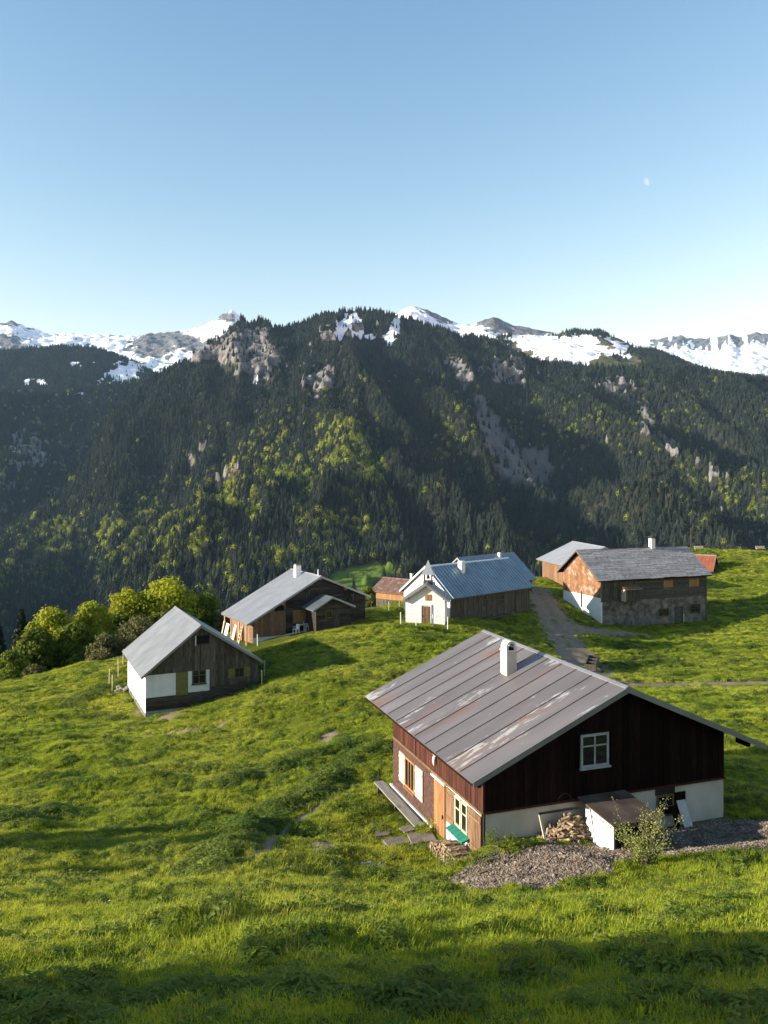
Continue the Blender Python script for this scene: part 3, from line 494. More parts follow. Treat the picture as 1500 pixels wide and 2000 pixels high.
        for (ue, ze) in ((s.ul, s.zl), (s.uR, s.zR)):
            sg = -1 if ue < s.ur else 1
            MB().hexa([(ue, v0 - .035, ze - s.t - .05), (s.ur, v0 - .035, s.zr - s.t - .05), (s.ur, v0 - .004, s.zr - s.t - .05), (ue, v0 - .004, ze - s.t - .05), (ue, v0 - .035, ze + .035), (s.ur, v0 - .035, s.zr + .035), (s.ur, v0 - .004, s.zr + .035), (ue, v0 - .004, ze + .035)]).build('bargeboard', em, R)
        return R
    # boxes on a wall face: a along the wall, z up, d outwards
    def face(s, side, a0, a1, z0, z1, d0, d1):
        if side == 'front': return (a0, a1, -d1, -d0, z0, z1)
        if side == 'left': return (-d1, -d0, a0, a1, z0, z1)
        if side == 'right': return (s.W + d0, s.W + d1, a0, a1, z0, z1)
    def add(s, name, side, a0, a1, z0, z1, d0, d1, mat, parent=None):
        return MB().box(*s.face(side, a0, a1, z0, z1, d0, d1)).build(name, mat, parent or s.root)
    def px(s, side, x, y, d=0):
        if side == 'front': u, v, z = s.F.onv(x, y, -d); return u, z
        if side == 'left': u, v, z = s.F.onu(x, y, -d); return v, z
        u, v, z = s.F.onu(x, y, s.W + d); return v, z
    def window(s, side, a0, a1, z0, z1, mat, nx=2, bars=(.5,), fw=.07, d=.035, sill=True, glass=None, name='window'):
        m = MB(); bx = lambda *k: m.box(*s.face(side, *k))
        dk = s.add(name, side, a0 + .01, a1 - .01, z0 + .01, z1 - .01, d - .03, d + .002, M['dark'])
        bx(a0, a1, z0, z0 + fw, d - .03, d + .05); bx(a0, a1, z1 - fw, z1, d - .03, d + .05); bx(a0, a0 + fw, z0 + fw, z1 - fw, d - .03, d + .048); bx(a1 - fw, a1, z0 + fw, z1 - fw, d - .03, d + .048)
        xs = [a0 + fw + (a1 - a0 - 2 * fw) * k / nx for k in range(nx + 1)]; zs = [z0 + fw] + [z0 + (z1 - z0) * q for q in bars] + [z1 - fw]
        for x in xs[1:-1]: bx(x - fw * .35, x + fw * .35, z0 + fw, z1 - fw, d - .028, d + .04)
        for z in zs[1:-1]: bx(a0 + fw, a1 - fw, z - fw * .3, z + fw * .3, d - .026, d + .037)
        m.build('frame', mat, dk)
        for i in range(nx):
            for k in range(len(zs) - 1): s.add('pane', side, xs[i] + fw * .3, xs[i + 1] - fw * .3, zs[k] + fw * .25, zs[k + 1] - fw * .25, d + .006, d + .014, glass or M['glass'], dk)
        if sill: s.add('sill', side, a0 - .06, a1 + .06, z0 - .06, z0 - .004, d - .03, d + .12, mat, dk)
        return dk
    def shutter(s, side, a0, a1, z0, z1, mat, d=.03, name='shutter', nb=4, battens=True, bm=None):
        o = s.add(name, side, a0, a1, z0, z1, d - .025, d, mat)
        for k in range(nb): q = (a1 - a0) / nb; s.add('board', side, a0 + q * k + .004, a0 + q * (k + 1) - .004, z0, z1, d + .001, d + .022 + random.uniform(0, .005), mat, o)
        if battens:
            for q in (.16, .84): s.add('batten', side, a0 + .03, a1 - .03, z0 + (z1 - z0) * q - .04, z0 + (z1 - z0) * q + .04, d + .028, d + .05, bm or mat, o)
        return o
    def boards(s, side, a0, a1, z0, width, mat, top=None, holes=(), d=.004, name='board', th=.025, var=.012, bat=None):
        n = max(1, round((a1 - a0) / width)); w_ = (a1 - a0) / n
        for i in range(n):
            x0, x1 = a0 + w_ * i + .006, a0 + w_ * (i + 1) - .006
            tp = (lambda x: s.roofz(x) - s.t - .015) if top is None else (lambda x: top)
            if top is None and x0 < s.ur < x1: x0, x1 = (x0, s.ur) if s.ur - x0 > x1 - s.ur else (s.ur, x1)
            zz = z0(.5 * (x0 + x1)) if callable(z0) else z0
            segs = [(zz, None)]
            for (h0_, h1_, k0, k1) in holes:
                if x1 > h0_ and x0 < h1_:
                    ns = []
                    for (p, q) in segs:
                        if p < k0: ns.append((p, k0))
                        ns.append((k1, q))
                    segs = [g for g in ns if g[1] is None or g[1] - g[0] > .05]
            e = th + random.uniform(0, var)
            for (p, q) in segs:
                ta, tb = (tp(x0), tp(x1)) if q is None else (q, q)
                if min(ta, tb) <= p + .03: continue
                f = s.face(side, x0, x1, p, max(ta, tb), d, d + e)
                m = MB(); m.box(*f); v = [list(c) for c in m.v]
                ax = 0 if side == 'front' else 1
                for c in v:
                    if c[2] > p + 1e-6: c[2] = ta if abs(c[ax] - x0) < 1e-6 else tb
                m.v = [tuple(c) for c in v]; m.build(name, mat, s.root)
    def planks(s, side, a0, a1, z0, z1, height, mat, holes=(), d=.004, name='plank', clip=True, th=.02):
        z = z0
        while z < z1 - .03:
            zt = min(z + height, z1) - .008; x0, x1 = a0, a1
            if clip and side == 'front':
                zz = zt + s.t + .02
                if zz > s.zr: break
                ulo = s.ul + (zz - s.zl) / (s.zr - s.zl) * (s.ur - s.ul); uhi = s.uR - (zz - s.zR) / (s.zr - s.zR) * (s.uR - s.ur); x0, x1 = max(a0, ulo), min(a1, uhi)
            segs = [(x0, x1)]
            for (h0_, h1_, k0, k1) in holes:
                if zt > k0 and z < k1:
                    ns = []
                    for (p, q) in segs:
                        if q <= h0_ or p >= h1_: ns.append((p, q)); continue
                        if p < h0_: ns.append((p, h0_))
                        if q > h1_: ns.append((h1_, q))
                    segs = ns
            for (p, q) in segs:
                if q - p > .08:
                    e = th + random.uniform(0, .014); f = s.face(side, p, q, z, zt, d, d + e); m = MB(); m.box(*f)
                    m.build(name, mat, s.root)
            z += height
    def chimney(s, u, v, a, b, z1, mat, cap=None, pot=True):
        z0 = s.roofz(u) - .35; o = MB().box(u - a / 2, u + a / 2, v - b / 2, v + b / 2, z0, z1).build('chimney', mat, s.root)
        cm = cap or mat
        if pot == 'slab':
            m = MB()
            for sx in (-1, 1):
                for sy in (-1, 1): m.box(u + sx * a * .38 - .05, u + sx * a * .38 + .05, v + sy * b * .38 - .05, v + sy * b * .38 + .05, z1, z1 + .18)
            m.build('chimney_post', cm, o); MB().box(u - a * .68, u + a * .68, v - b * .68, v + b * .68, z1 + .182, z1 + .25).build('chimney_cap', cm, o)
        elif pot: MB().box(u - a * .62, u + a * .62, v - b * .62, v + b * .62, z1 - .1, z1 - .02).build('chimney_collar', cm, o); MB().box(u - a * .32, u + a * .32, v - b * .32, v + b * .32, z1, z1 + .06).build('flue', M['dark'], o)
        return o
def shingles(H, side, a0, a1, z0, z1, sw, sh, mat, clip=True, holes=(), d=.004):
    m = MB(); row = 0; z = z0
    while z < z1:
        x = a0 - sw * (.5 if row % 2 else 0)
        while x < a1:
            p, q = max(x, a0) + .004, min(x + sw * random.uniform(.93, 1.0), a1); zt = z + sh * 1.25
            ok = q - p > .02 and (not clip or zt < min(H.roofz(p), H.roofz(q)) - H.t - .02)
            for (h0_, h1_, k0, k1) in holes: ok = ok and not (q > h0_ and p < h1_ and zt > k0 and z < k1)
            if ok:
                e = random.uniform(.0, .012); f0 = H.face(side, p, q, z + random.uniform(-.012, .012), zt, d, d + .026 + e); mm = MB().box(*f0); v = [list(c) for c in mm.v]
                for c in v:
                    if c[2] > zt - 1e-6:      # the shingle leans in under the course above
                        if side == 'front' and c[1] < -d - .001: c[1] = -d - .005
                        if side == 'left' and c[0] < -d - .001: c[0] = -d - .005
                m.poly(v, mm.f)
            x += sw
        z += sh; row += 1
    o = m.build('shingles', mat, H.root); o['kind'] = 'stuff'; return o

# ---- chalet in the foreground
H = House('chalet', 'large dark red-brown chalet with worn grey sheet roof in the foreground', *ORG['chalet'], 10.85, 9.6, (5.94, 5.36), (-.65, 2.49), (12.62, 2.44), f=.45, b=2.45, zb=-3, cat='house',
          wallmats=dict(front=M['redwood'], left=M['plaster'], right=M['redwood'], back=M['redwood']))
CH = H
H.roof(M['oldroof'], 11, under=M['redwood'], seam=M['seam'], edge=M['zinc'])
H.add('plaster_base', 'front', .0, 10.85, -2.9, 1.125, .0, .02, M['plaster_cream'])
gw = (4.05, 5.3, 2.35, 3.62)
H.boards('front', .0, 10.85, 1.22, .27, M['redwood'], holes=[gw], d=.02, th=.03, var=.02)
H.add('trim_board', 'front', -.06, 10.9, 1.13, 1.21, .0, .1, M['redwood_lit'])
H.add('trim_board', 'left', .0, 9.62, 1.06, 1.16, .0, .09, M['brownwood'])
H.window('front', *gw, M['oldwhite'], bars=(.64,), fw=.09, d=.06)
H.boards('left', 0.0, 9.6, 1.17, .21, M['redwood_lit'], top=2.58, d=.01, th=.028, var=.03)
MB().box(-.075, .0, -.075, .0, 1.18, 2.55).build('corner_post', M['redwood_lit'], H.root)
MB().box(-.03, .008, 4.62, 9.58, -2.2, 1.05).build('wall_lining', M['shingle_red'], H.root)
shingles(H, 'left', 4.64, 9.58, -1.6, .95, .13, .15, M['shingle_red'], clip=False, holes=[(5.7, 8.75, -.68, .8)], d=.03)
H.window('left', 6.72, 7.9, -.6, .75, M['orangewood'], nx=3, bars=(), fw=.09, d=.06)
H.shutter('left', 5.78, 6.68, -.62, .74, M['palewood'], d=.07, nb=4); H.shutter('left', 7.95, 8.7, -.62, .74, M['palewood'], d=.07, nb=4)
dr = H.add('door', 'left', 3.45, 4.58, -1.5, 1.0, .0, .05, M['orangewood'])
for k in range(5): H.add('board', 'left', 3.46 + .222 * k, 3.46 + .222 * k + .214, -1.5, .98, .051, .07 + .004 * (k % 2), M['orangewood'], dr)
H.add('handle', 'left', 3.56, 3.6, -.45, -.3, .075, .13, M['iron'], dr)
H.add('lintel', 'left', 3.3, 4.7, .985, 1.055, .0, .16, M['white'])
H.shutter('left', 2.5, 3.32, -.42, .95, M['brownwood'], d=.03, nb=4); H.shutter('left', .16, 1.22, -.62, .95, M['brownwood'], d=.03, nb=5)
H.window('left', 1.3, 1.84, -.2, .95, M['palewood'], nx=1, bars=(.6,), fw=.08, d=.03, sill=False); H.window('left', 1.9, 2.44, -.2, .95, M['palewood'], nx=1, bars=(.6,), fw=.08, d=.03, sill=False)
gs = MB(); gs.hexa([(-.38, 1.1, -.4), (-.03, 1.1, -.3), (-.03, 2.6, -.3), (-.38, 2.6, -.4), (-.38, 1.1, -.35), (-.03, 1.1, -.24), (-.03, 2.6, -.24), (-.38, 2.6, -.35)]); gsh = gs.build('window_shelf', M['green'], H.root)
for k in range(5): MB().hexa([(-.39, 1.1 + .3 * k, -.348), (-.03, 1.1 + .3 * k, -.238), (-.03, 1.385 + .3 * k, -.238), (-.39, 1.385 + .3 * k, -.348), (-.39, 1.1 + .3 * k, -.33), (-.03, 1.1 + .3 * k, -.22), (-.03, 1.385 + .3 * k, -.22), (-.39, 1.385 + .3 * k, -.33)]).build('slat', M['green'], gsh)
H.add('plinth', 'left', 4.6, 9.9, -2.6, -1.2, .0, .12, M['concrete'])
H.window('front', 7.57, 8.37, -.02, .83, M['brownwood'], nx=1, bars=(.45,), fw=.07, d=.02, sill=False)
H.add('lintel', 'front', 7.5, 8.45, .84, 1.12, .0, .03, M['greywood_h'])
H.shutter('front', 8.38, 8.95, -.04, .86, M['redwood'], d=.03, nb=3)
H.add('drain_pipe', 'front', -.035, .03, -1, 1.1, .005, .06, M['iron'])
for k in range(7): u = -.35 + 13 * k / 6.4; MB().box(u - .07, u + .07, -.38, .3, H.roofz(u) - .36, H.roofz(u) - .155).build('purlin', M['redwood'], H.root) if abs(u - 5.94) > .4 else None
c = H.chimney(4.25, 6.1, .5, .62, 5.6, M['plaster_cream'], pot=False)
m = MB()
for k in range(7):
    a0, a1 = math.pi * k / 7, math.pi * (k + 1) / 7
    for r0, r1 in ((.16, .24),): m.hexa([(4.25 + q * math.cos(a), yy, 5.84 + q * math.sin(a)) for yy in (5.84, 6.36) for (q, a) in ((r0, a0), (r1, a0), (r1, a1), (r0, a1))][0:4] + [(4.25 + q * math.cos(a), 6.36, 5.84 + q * math.sin(a)) for (q, a) in ((r0, a0), (r1, a0), (r1, a1), (r0, a1))])
m.build('chimney_hood', M['concrete'], c); MB().box(3.97, 4.53, 5.76, 6.44, 5.602, 5.66).build('chimney_collar', M['concrete'], c)
for sx in (-1, 1): MB().box(4.25 + sx * .2 - .05, 4.25 + sx * .2 + .05, 5.82, 6.38, 5.661, 5.845).build('chimney_post', M['concrete'], c)
MB().box(4.1, 4.4, 5.9, 6.3, 5.661, 5.76).build('flue', M['dark'], c)
# bleached skull with horns on the side wall
fr = H.F
sk = thing('animal_skull', 'bleached horned skull hung under the eave of the dark chalet', 'skull', tuple(fr.w(-.08, 4.35, 1.75)), fr.ang)
m = MB(); m.tube([(0, 0, .16), (-.05, 0, .08), (-.08, 0, -.06), (-.07, 0, -.2), (-.05, 0, -.27)], [.05, .085, .075, .05, .035], 8); m.build('skull', M['concrete'], sk, True)
for sg in (-1, 1): MB().tube([(-.02, sg * .05, .13), (-.06, sg * .2, .2), (-.1, sg * .32, .34), (-.14, sg * .28, .5)], [.04, .034, .024, .006], 6).build('horn', M['concrete'], sk, True)

def placed(H, name, label, cat, u, v, z, group=None): return thing(name, label, cat, tuple(H.F.w(u, v, z)), H.F.ang, group)
def gz(H, u, v): p = H.F.w(u, v); return float(h(p[0], p[1])) - H.F.o[2]
M['roofboard'] = material('weathered_brown_roofing', (.06, .042, .03), (.13, .095, .07), 1.2, .6, rnd=.2, spec=.5)
# small open shed before the gable
z0 = gz(H, 4.8, -1.5) - .05; sh = placed(H, 'shed', 'small open wooden shed with brown roof before the chalet gable', 'shed', 3.9, -2.4, z0); hh = 1.22 - z0
for k in range(5): MB().box(0, .035, .0, 1.75, .05 + hh * k / 5.2, .05 + hh * (k + 1) / 5.2 - .01).build('board', M['white'], sh)
MB().box(1.76, 1.8, .0, 1.75, .02, hh - .06).build('side_panel', M['greywood'], sh); MB().box(.04, 1.76, 1.7, 1.74, .02, hh - .05).build('back_panel', M['greywood'], sh)
for (a, b_) in ((.0, .08), (1.72, 1.8)): MB().box(a, b_, -.06, -.002, 0, hh - .1).build('post', M['greywood'], sh)
MB().box(.08, 1.72, .0, .06, hh - .28, hh - .1).build('cross_beam', M['brownwood'], sh); MB().box(.04, 1.76, .1, 1.6, .45, .49).build('shelf', M['greywood_h'], sh)
r_ = MB().hexa([(-.15, -.2, hh - .06), (1.98, -.2, hh - .06), (1.98, 2.1, hh + .12), (-.15, 2.1, hh + .12), (-.15, -.2, hh - .03), (1.98, -.2, hh - .03), (1.98, 2.1, hh + .15), (-.15, 2.1, hh + .15)]).build('roof', M['brownwood'], sh)
for k in range(4): x = -.16 + .536 * k; MB().hexa([(x, -.22, hh - .027), (x + .53, -.22, hh - .027), (x + .53, 2.1, hh + .153), (x, 2.1, hh + .153), (x, -.22, hh - .01), (x + .53, -.22, hh - .01), (x + .53, 2.1, hh + .17), (x, 2.1, hh + .17)]).build('roof_panel', M['roofboard'], r_)
M['benchwood'] = material('pale_weathered_plank', (.2, .18, .155), (.34, .31, .27), 2.2, .9, stretch=HWY, bump=.4, spec=.1)
# plank bench along the side wall
zb_ = gz(H, -.5, 8); bp = placed(H, 'bench', 'long weathered plank bench along the shingled chalet wall', 'bench', -.75, 5.0, zb_ - .1)
MB().box(0, .45, 0, 5.4, .36, .42).build('seat', M['benchwood'], bp)
for v in (.3, 2.6, 5.0): MB().box(.06, .38, v, v + .1, -.5, .355).build('leg', M['greywood'], bp)
# firewood
logmesh = []
for k in range(4):
    m = MB(); m.tube([(0, 0, 0), (.33, 0, 0)],   .047, 7); me = bpy.data.meshes.new('log'); v = [(a, b_ * (1 + .2 * math.sin(3 * k + 9 * b_ * 10)), c_ * (.8 + .1 * k)) for a, b_, c_ in m.v]; me.from_pydata(v, [], m.f); me.materials.append(M['logs']); logmesh.append(me)
def log(parent, loc, rot): o = link('log', random.choice(logmesh), None, parent); o.location = loc; o.rotation_euler = rot
wp = placed(H, 'firewood_stack', 'stacked firewood against the plaster under the green window shelf', 'firewood', -.1, .3, gz(H, -.6, 1.5) - .05)
for i in range(28):
    for k in range(10):
        if k * .09 < .74 - .012 * abs(i - 11) * 2.2: [log(wp, (-.42 - .38 * q2 + random.uniform(-.06, .06), 0.05 + i * .1 + (.05 if k % 2 else 0), .05 + k * .09 - .01 * i), (random.uniform(-3, 3), random.uniform(-.08, .08), random.uniform(-.1, .1))) for q2 in (0, 1) if k > 3 or q2]
wp2 = placed(H, 'firewood_heap', 'loose heap of split firewood inside the wooden frame by the gable wall', 'firewood', 1.95, -.9, gz(H, 3, -.6) - .05)
for i in range(290):
    a = random.random() * 6.28; q = random.random() ** .6; x = 1.35 + 1.25 * q * math.cos(a); y = .4 + .4 * q * math.sin(a); log(wp2, (x - .15, y, max(.03, (.92 - .85 * q) * random.uniform(.6, 1))), (random.uniform(-3, 3), random.uniform(-.5, .5), random.uniform(-1.4, 1.4)))
fm = placed(H, 'timber_frame', 'leaning pale timber frame around the firewood heap', 'frame', 1.85, -1.25, gz(H, 2, -1.1) - .05)
MB().hexa([(0, .0, 0), (.09, .0, 0), (.09, .06, 0), (0, .06, 0), (-.1, .3, 1.02), (-.01, .3, 1.02), (-.01, .36, 1.02), (-.1, .36, 1.02)]).build('post', M['palewood'], fm); MB().box(-.1, 1.6, .3, .37, 1.03, 1.1).build('rail', M['greywood_h'], fm)
MB().tube([(1.15, 1.08, .98), (1.2, 1.1, 1.2), (1.45, 1.1, 1.34), (1.7, 1.1, 1.2), (1.78, 1.1, .95)], .018, 5).build('wire_hoop', M['iron'], fm)
for k, (u, v, l_, a, lb) in enumerate([(8.5, -.55, .95, .5, 'pale grey plank leaning by the gable cellar window'), (8.15, -.5, .8, .35, 'dark plank leaning by the gable cellar window')]):
    z = gz(H, u, v); o = placed(H, 'plank', lb, 'plank', u, v, z - .03); q = MB().hexa([(0, 0, 0), (.42 - .2 * k, 0, 0), (.42 - .2 * k, .03, 0), (0, .03, 0), (0, a, l_), (.42 - .2 * k, a, l_), (.42 - .2 * k, a + .03, l_), (0, a + .03, l_)]).build('board', M['concrete'] if k == 0 else M['redwood'], o)
for k, (x, y, w_, d_, r, lb) in enumerate([(825, 1640, 1.0, .95, .2, 'largest brown stone slab nearest the chalet door'), (775, 1650, .95, .7, .35, 'square brown stone slab beside the largest slab'), (748, 1632, .6, .5, .1, 'small grassy stone slab furthest from the chalet door'), (795, 1626, .55, .5, .5, 'small stone slab behind the two large slabs')]):
    p = gpx(x, y); m = MB(); rg = random.Random(k); ps = [(w_ / 2 * sx * rg.uniform(.85, 1.1), d_ / 2 * sy * rg.uniform(.85, 1.1), 0) for sx, sy in ((-1, -1), (1, -1), (1, 1), (-1, 1))]; m.prism([(a, b_, -.1) for a, b_, _ in ps], (0, 0, .17)); o = m.build('stone_slab', M['slab']); o.location = tuple(p + [0, 0, .03]); o.rotation_euler = (0, -.05, r); tag(o, lb, 'slab', 'stone slabs before the chalet door')
def rockmesh(seed, n=5):
    rg = random.Random(seed); import bmesh; bm = bmesh.new(); bmesh.ops.create_icosphere(bm, subdivisions=2, radius=.5)
    k = [rg.uniform(.75, 1.15) for _ in range(3)]
    for v in bm.verts: q = 1 + .22 * math.sin(v.co.x * 7 + seed) * math.cos(v.co.y * 6 + seed * 2) + rg.uniform(-.07, .07); v.co = Vector((v.co.x * k[0] * q, v.co.y * k[1] * q, v.co.z * k[2] * .75 * q))
    me = bpy.data.meshes.new('stone'); bm.to_mesh(me); bm.free(); return me
RM = [rockmesh(k) for k in range(5)]
for me in RM: me.materials.append(M['stone'])
p = gpx(722, 1695); rp = thing('rock_pile', 'low pile of pale rocks in the grass left of the gravel', 'rocks', tuple(p))
for i in range(16):
    o = link('rock', random.choice(RM), None, rp); x = random.uniform(-.55, .55); o.location = (x, random.uniform(-.12, .12), .03 + .05 * random.random()); s_ = random.uniform(.12, .26); o.scale = (s_,) * 3; o.rotation_euler = (random.random() * 6,) * 3
p = gpx(740, 1538); o = thing('standpipe', 'thin dark standpipe in the grass beside the chalet', 'pipe', tuple(p)); MB().tube([(0, 0, -.2), (0, 0, .85)], .035, 6).build('post', M['iron'], o); MB().tube([(0, 0, .6), (.14, -.02, .58), (.16, -.02, .5)], .02, 5).build('tap', M['iron'], o)
for k, (x0, y0, x1, y1, lb) in enumerate([(925, 1712, 975, 1702, 'longer grey stick lying at the edge of the gravel'), (905, 1680, 935, 1683, 'short pale stick lying near the firewood stack'), (960, 1655, 985, 1690, 'curved bare branch leaning by the gable corner')]):
    a, b_ = gpx(x0, y0), gpx(x1, y1); o = MB().tube([(0, 0, .04), tuple((b_ - a) * .5 + [0, 0, .1 + .1 * k]), tuple(b_ - a + [0, 0, .04])], [.035, .03, .015], 5).build('fallen_branch', M['bark'], None); o.location = tuple(a); tag(o, lb, 'branch', 'fallen branches by the gravel')

# ---- barn on the left
H = House('barn', 'grey barn with sheet roof, white side wall and shadowed gable, left on the meadow', *ORG['barn'], 9.17, 10.3, (4.3, 7.02), (-.42, 3.28), (9.5, 3.62), f=.4, b=.2, zb=-3, cat='barn', wallmats=dict(front=M['greywood'], left=M['plaster'], right=M['greywood'], back=M['greywood']))
H.roof(M['zinc'], 10, under=M['greywood'], rib=.52, ribh=.018, edge=M['zinc'])
win = (3.64, 4.77, 2.22, 3.4); hole = (3.97, 5.02, 5.47, 6.15); win2 = (6.64, 8.46, 2.4, 3.22)
H.boards('front', 0, 9.17, lambda u: 3.32 if u < 5.06 else 1.9, .24, M['greywood'], holes=[hole, win2], d=.02, th=.03, var=.03)
for k in range(4): H.add('white_panel', 'front', .0 + .583 * k, .0 + .583 * k + .578, 1.52, 3.3, .01, .035, M['whitemetal'])
d_ = H.add('door', 'front', 2.34, 3.3, 1.45, 3.3, .01, .04, M['olive']); [H.add('board', 'front', 2.36 + .23 * k, 2.36 + .23 * k + .222, 1.47, 3.28, .041, .055, M['olive'], d_) for k in range(4)]
for (a, b_, c0, c1) in ((3.32, 3.63, 1.6, 3.32), (4.78, 5.06, 1.6, 3.34), (3.64, 4.77, 1.6, 2.16)): H.add('white_panel', 'front', a, b_, c0, c1, .01, .04, M['whitemetal'])
H.window('front', *win, M['greywood'], nx=2, bars=(.6,), fw=.09, d=.035)
H.add('hatch', 'front', *hole, .005, .02, M['dark']); H.add('hatch_frame', 'front', hole[0] - .1, hole[0], hole[2] - .1, hole[3] + .02, .03, .1, M['concrete']); H.add('hatch_sill', 'front', hole[0], hole[1] + .04, hole[2] - .1, hole[2] - .005, .03, .1, M['greywood'])
wd_ = H.window('front', 7.15, 7.95, 2.4, 3.22, M['greywood'], nx=2, bars=(), fw=.06, d=.035, sill=True); H.shutter('front', 6.64, 7.13, 2.42, 3.2, M['olive'], d=.03, nb=2, battens=False); H.shutter('front', 7.97, 8.46, 2.42, 3.2, M['olive'], d=.03, nb=2, battens=False)
for k in range(3): H.add('sill_beam', 'front', -.02, 9.2 - .02 * k, 1.48 - .34 * (k + 1) + .34 * 0, 1.48 - .34 * k - .02, .0, .05 + .02 * (k % 2), M['greywood_h'])
H.add('foundation', 'front', -.04, 9.2, -1, .44, -.05, .06, M['stone']); H.add('foundation', 'left', .0, 10.2, -2, .2, .0, .05, M['plaster_dirty'])
H.add('sill_beam', 'front', 5.06, 9.17, 1.5, 1.88, .0, .05, M['greywood_h'])
for (x, y, lb) in ((238, 1352, 0),):
    p = gpx(x, y); rp = thing('rock_pile', 'small pile of stones and scrap wood beside the white barn wall', 'rocks', tuple(p))
    for i in range(12): o = link('rock', random.choice(RM), None, rp); o.location = (random.uniform(-.5, .5), random.uniform(-.5, .5), .1 + .3 * random.random()); s_ = random.uniform(.25, .5); o.scale = (s_,) * 3

# ---- farmhouse behind the barn
H = House('farmhouse', 'weathered plank farmhouse with long light metal roof and small porch annex', *ORG['farm'], 12.7, 6.9, (7.28, 6.37), (-.85, 2.05), (13.1, 3.9), f=.5, b=.5, zb=-2.5, wallmats=dict(front=M['greywood_h'], left=M['brownwood'], right=M['greywood_h'], back=M['greywood_h']))
FA = H
H.roof(M['zinclight'], 9, under=M['brownwood'], rib=.3, ribh=.035, edge=M['zinclight'])
w1, w3, s1 = (5.66, 6.3, 3.82, 4.97), (10.7, 11.38, 3.38, 4.27), (4.27, 5.72, 1.64, 2.98)
H.planks('front', 3.4, 12.7, .3, 6.3, .21, M['greywood_h'], holes=[w1, w3, s1], d=.01)
op = (2.3, 3.2, 3.05, 3.6)
H.boards('front', 0.02, 3.3, .55, .2, M['brownwood'], holes=[op], d=.03, th=.03, var=.03)
H.add('opening', 'front', *op, .005, .02, M['dark'])
H.add('corner_post', 'front', 3.28, 3.44, .4, 4.0, .03, .12, M['brownwood']); H.add('foundation', 'front', -.05, 3.4, -1, .56, .0, .1, M['concrete'])
H.window('front', *w1, M['greywood_h'], nx=2, bars=(.5,), fw=.06); H.window('front', *w3, M['greywood_h'], nx=2, bars=(.5,), fw=.06); H.shutter('front', *s1, M['orangewood'], d=.03, nb=6)
for u in (3.0, 7.28, 10.2): MB().box(u - .1, u + .1, -.45, .2, H.roofz(u) - .42, H.roofz(u) - .16).build('purlin', M['orangewood'], H.root)
# porch annex: walls and its own little roof, parts of the farmhouse
au0, au1, av, aap, aze, azr = 5.72, 9.68, -2.5, 7.45, 3.22, 4.42
ap = MB().prism([(au0, av, -.5), (au1, av, -.5), (au1, av, aze), (aap, av, azr - .12), (au0, av, aze)], (0, .16, 0)).build('annex_wall', M['greywood_h'], H.root)
MB().box(au0, au0 + .16, av + .165, -.04, -.5, aze).build('annex_wall', M['greywood_h'], H.root); MB().box(au1 - .16, au1, av + .165, -.04, -.5, aze).build('annex_wall', M['greywood_h'], H.root)
z = .6
while z < azr - .3:
    lo = au0 if z + .2 < aze else au0 + (z + .2 - aze) / (azr - .12 - aze) * (aap - au0); hi = au1 if z + .2 < aze else au1 - (z + .2 - aze) / (azr - .12 - aze) * (au1 - aap)
    if hi - lo > .2: MB().box(lo, hi, av - .03 - random.uniform(0, .015), av - .002, z, z + .2).build('plank', M['greywood_h'], ap)
    z += .21
for (ue, ze) in ((5.2, 3.2), (10.05, 3.3)):
    MB().prism([(ue, av - .35, ze), (aap, av - .35, azr), (aap, av - .35, azr + .09), (ue, av - .35, ze + .09)], (0, 2.8, 0)).build('annex_roof', M['bluemetal'], H.root)
    MB().prism([(ue, av - .39, ze - .08), (aap, av - .39, azr - .08), (aap, av - .39, azr + .12), (ue, av - .39, ze + .12)], (0, .036, 0)).build('bargeboard', M['zinclight'], H.root)
q = lambda x, y: H.F.onv(410 + x * .22, 1080 + y * .22, av)
a, b_ = q(1030, 575), q(1080, 512); aw = MB().box(a[0], b_[0], av - .06, av - .05, a[2], b_[2]).build('window', M['glass'], H.root); MB().box(a[0] - .06, b_[0] + .06, av - .049, av - .044, a[2] - .06, b_[2] + .06).build('frame', M['brownwood'], aw)
a, b_ = q(1095, 655), q(1150, 505); ad_ = MB().box(a[0], b_[0], av - .07, av - .046, a[2], b_[2]).build('door', M['greywood'], H.root); MB().box(b_[0] - .14, b_[0] - .1, av - .1, av - .072, a[2] + .9, a[2] + 1.0).build('handle', M['iron'], ad_)
H.chimney(6.55, 4.0, .62, .55, 7.25, M['white'], cap=M['iron'], pot=True)
MB().tube([(7.28, .3, 6.3), (7.28, .3, 7.0)], [.06, .05], 8).build('vent_pipe', M['white'], H.root)
for v in (.05, 2.3, 4.6, 6.7): MB().box(-.72, -.6, v, v + .12, -1.6, H.roofz(-.66) - .15).build('porch_post', M['palewood'], H.root)
def lean(name, lb, cat, u, v, w_, l_, mat, H=FA):
    zz = gz(H, u, v); o = placed(H, name, lb, cat, u, v, zz - .05); MB().hexa([(0, 0, 0), (0, w_, 0), (.05, w_, 0), (.05, 0, 0), (.45, 0, l_), (.45, w_, l_), (.5, w_, l_), (.5, 0, l_)]).build('board', mat, o); return o
lean('leaning_board', 'wide pale board leaning under the farmhouse eave beside the ladder', 'board', -1.15, 2.9, .7, 1.9, M['palewood']); lean('leaning_board', 'broad white board leaning far back under the farmhouse eave', 'board', -1.15, 5.2, .9, 1.9, M['white']); lean('leaning_board', 'narrow board leaning at the back corner post of the farmhouse', 'board', -1.2, 6.6, .25, 2.2, M['palewood'])
zz = gz(H, -1.2, .9); ld = placed(H, 'ladder', 'short wooden ladder leaning at the front eave of the farmhouse', 'ladder', -1.35, .7, zz - .05)
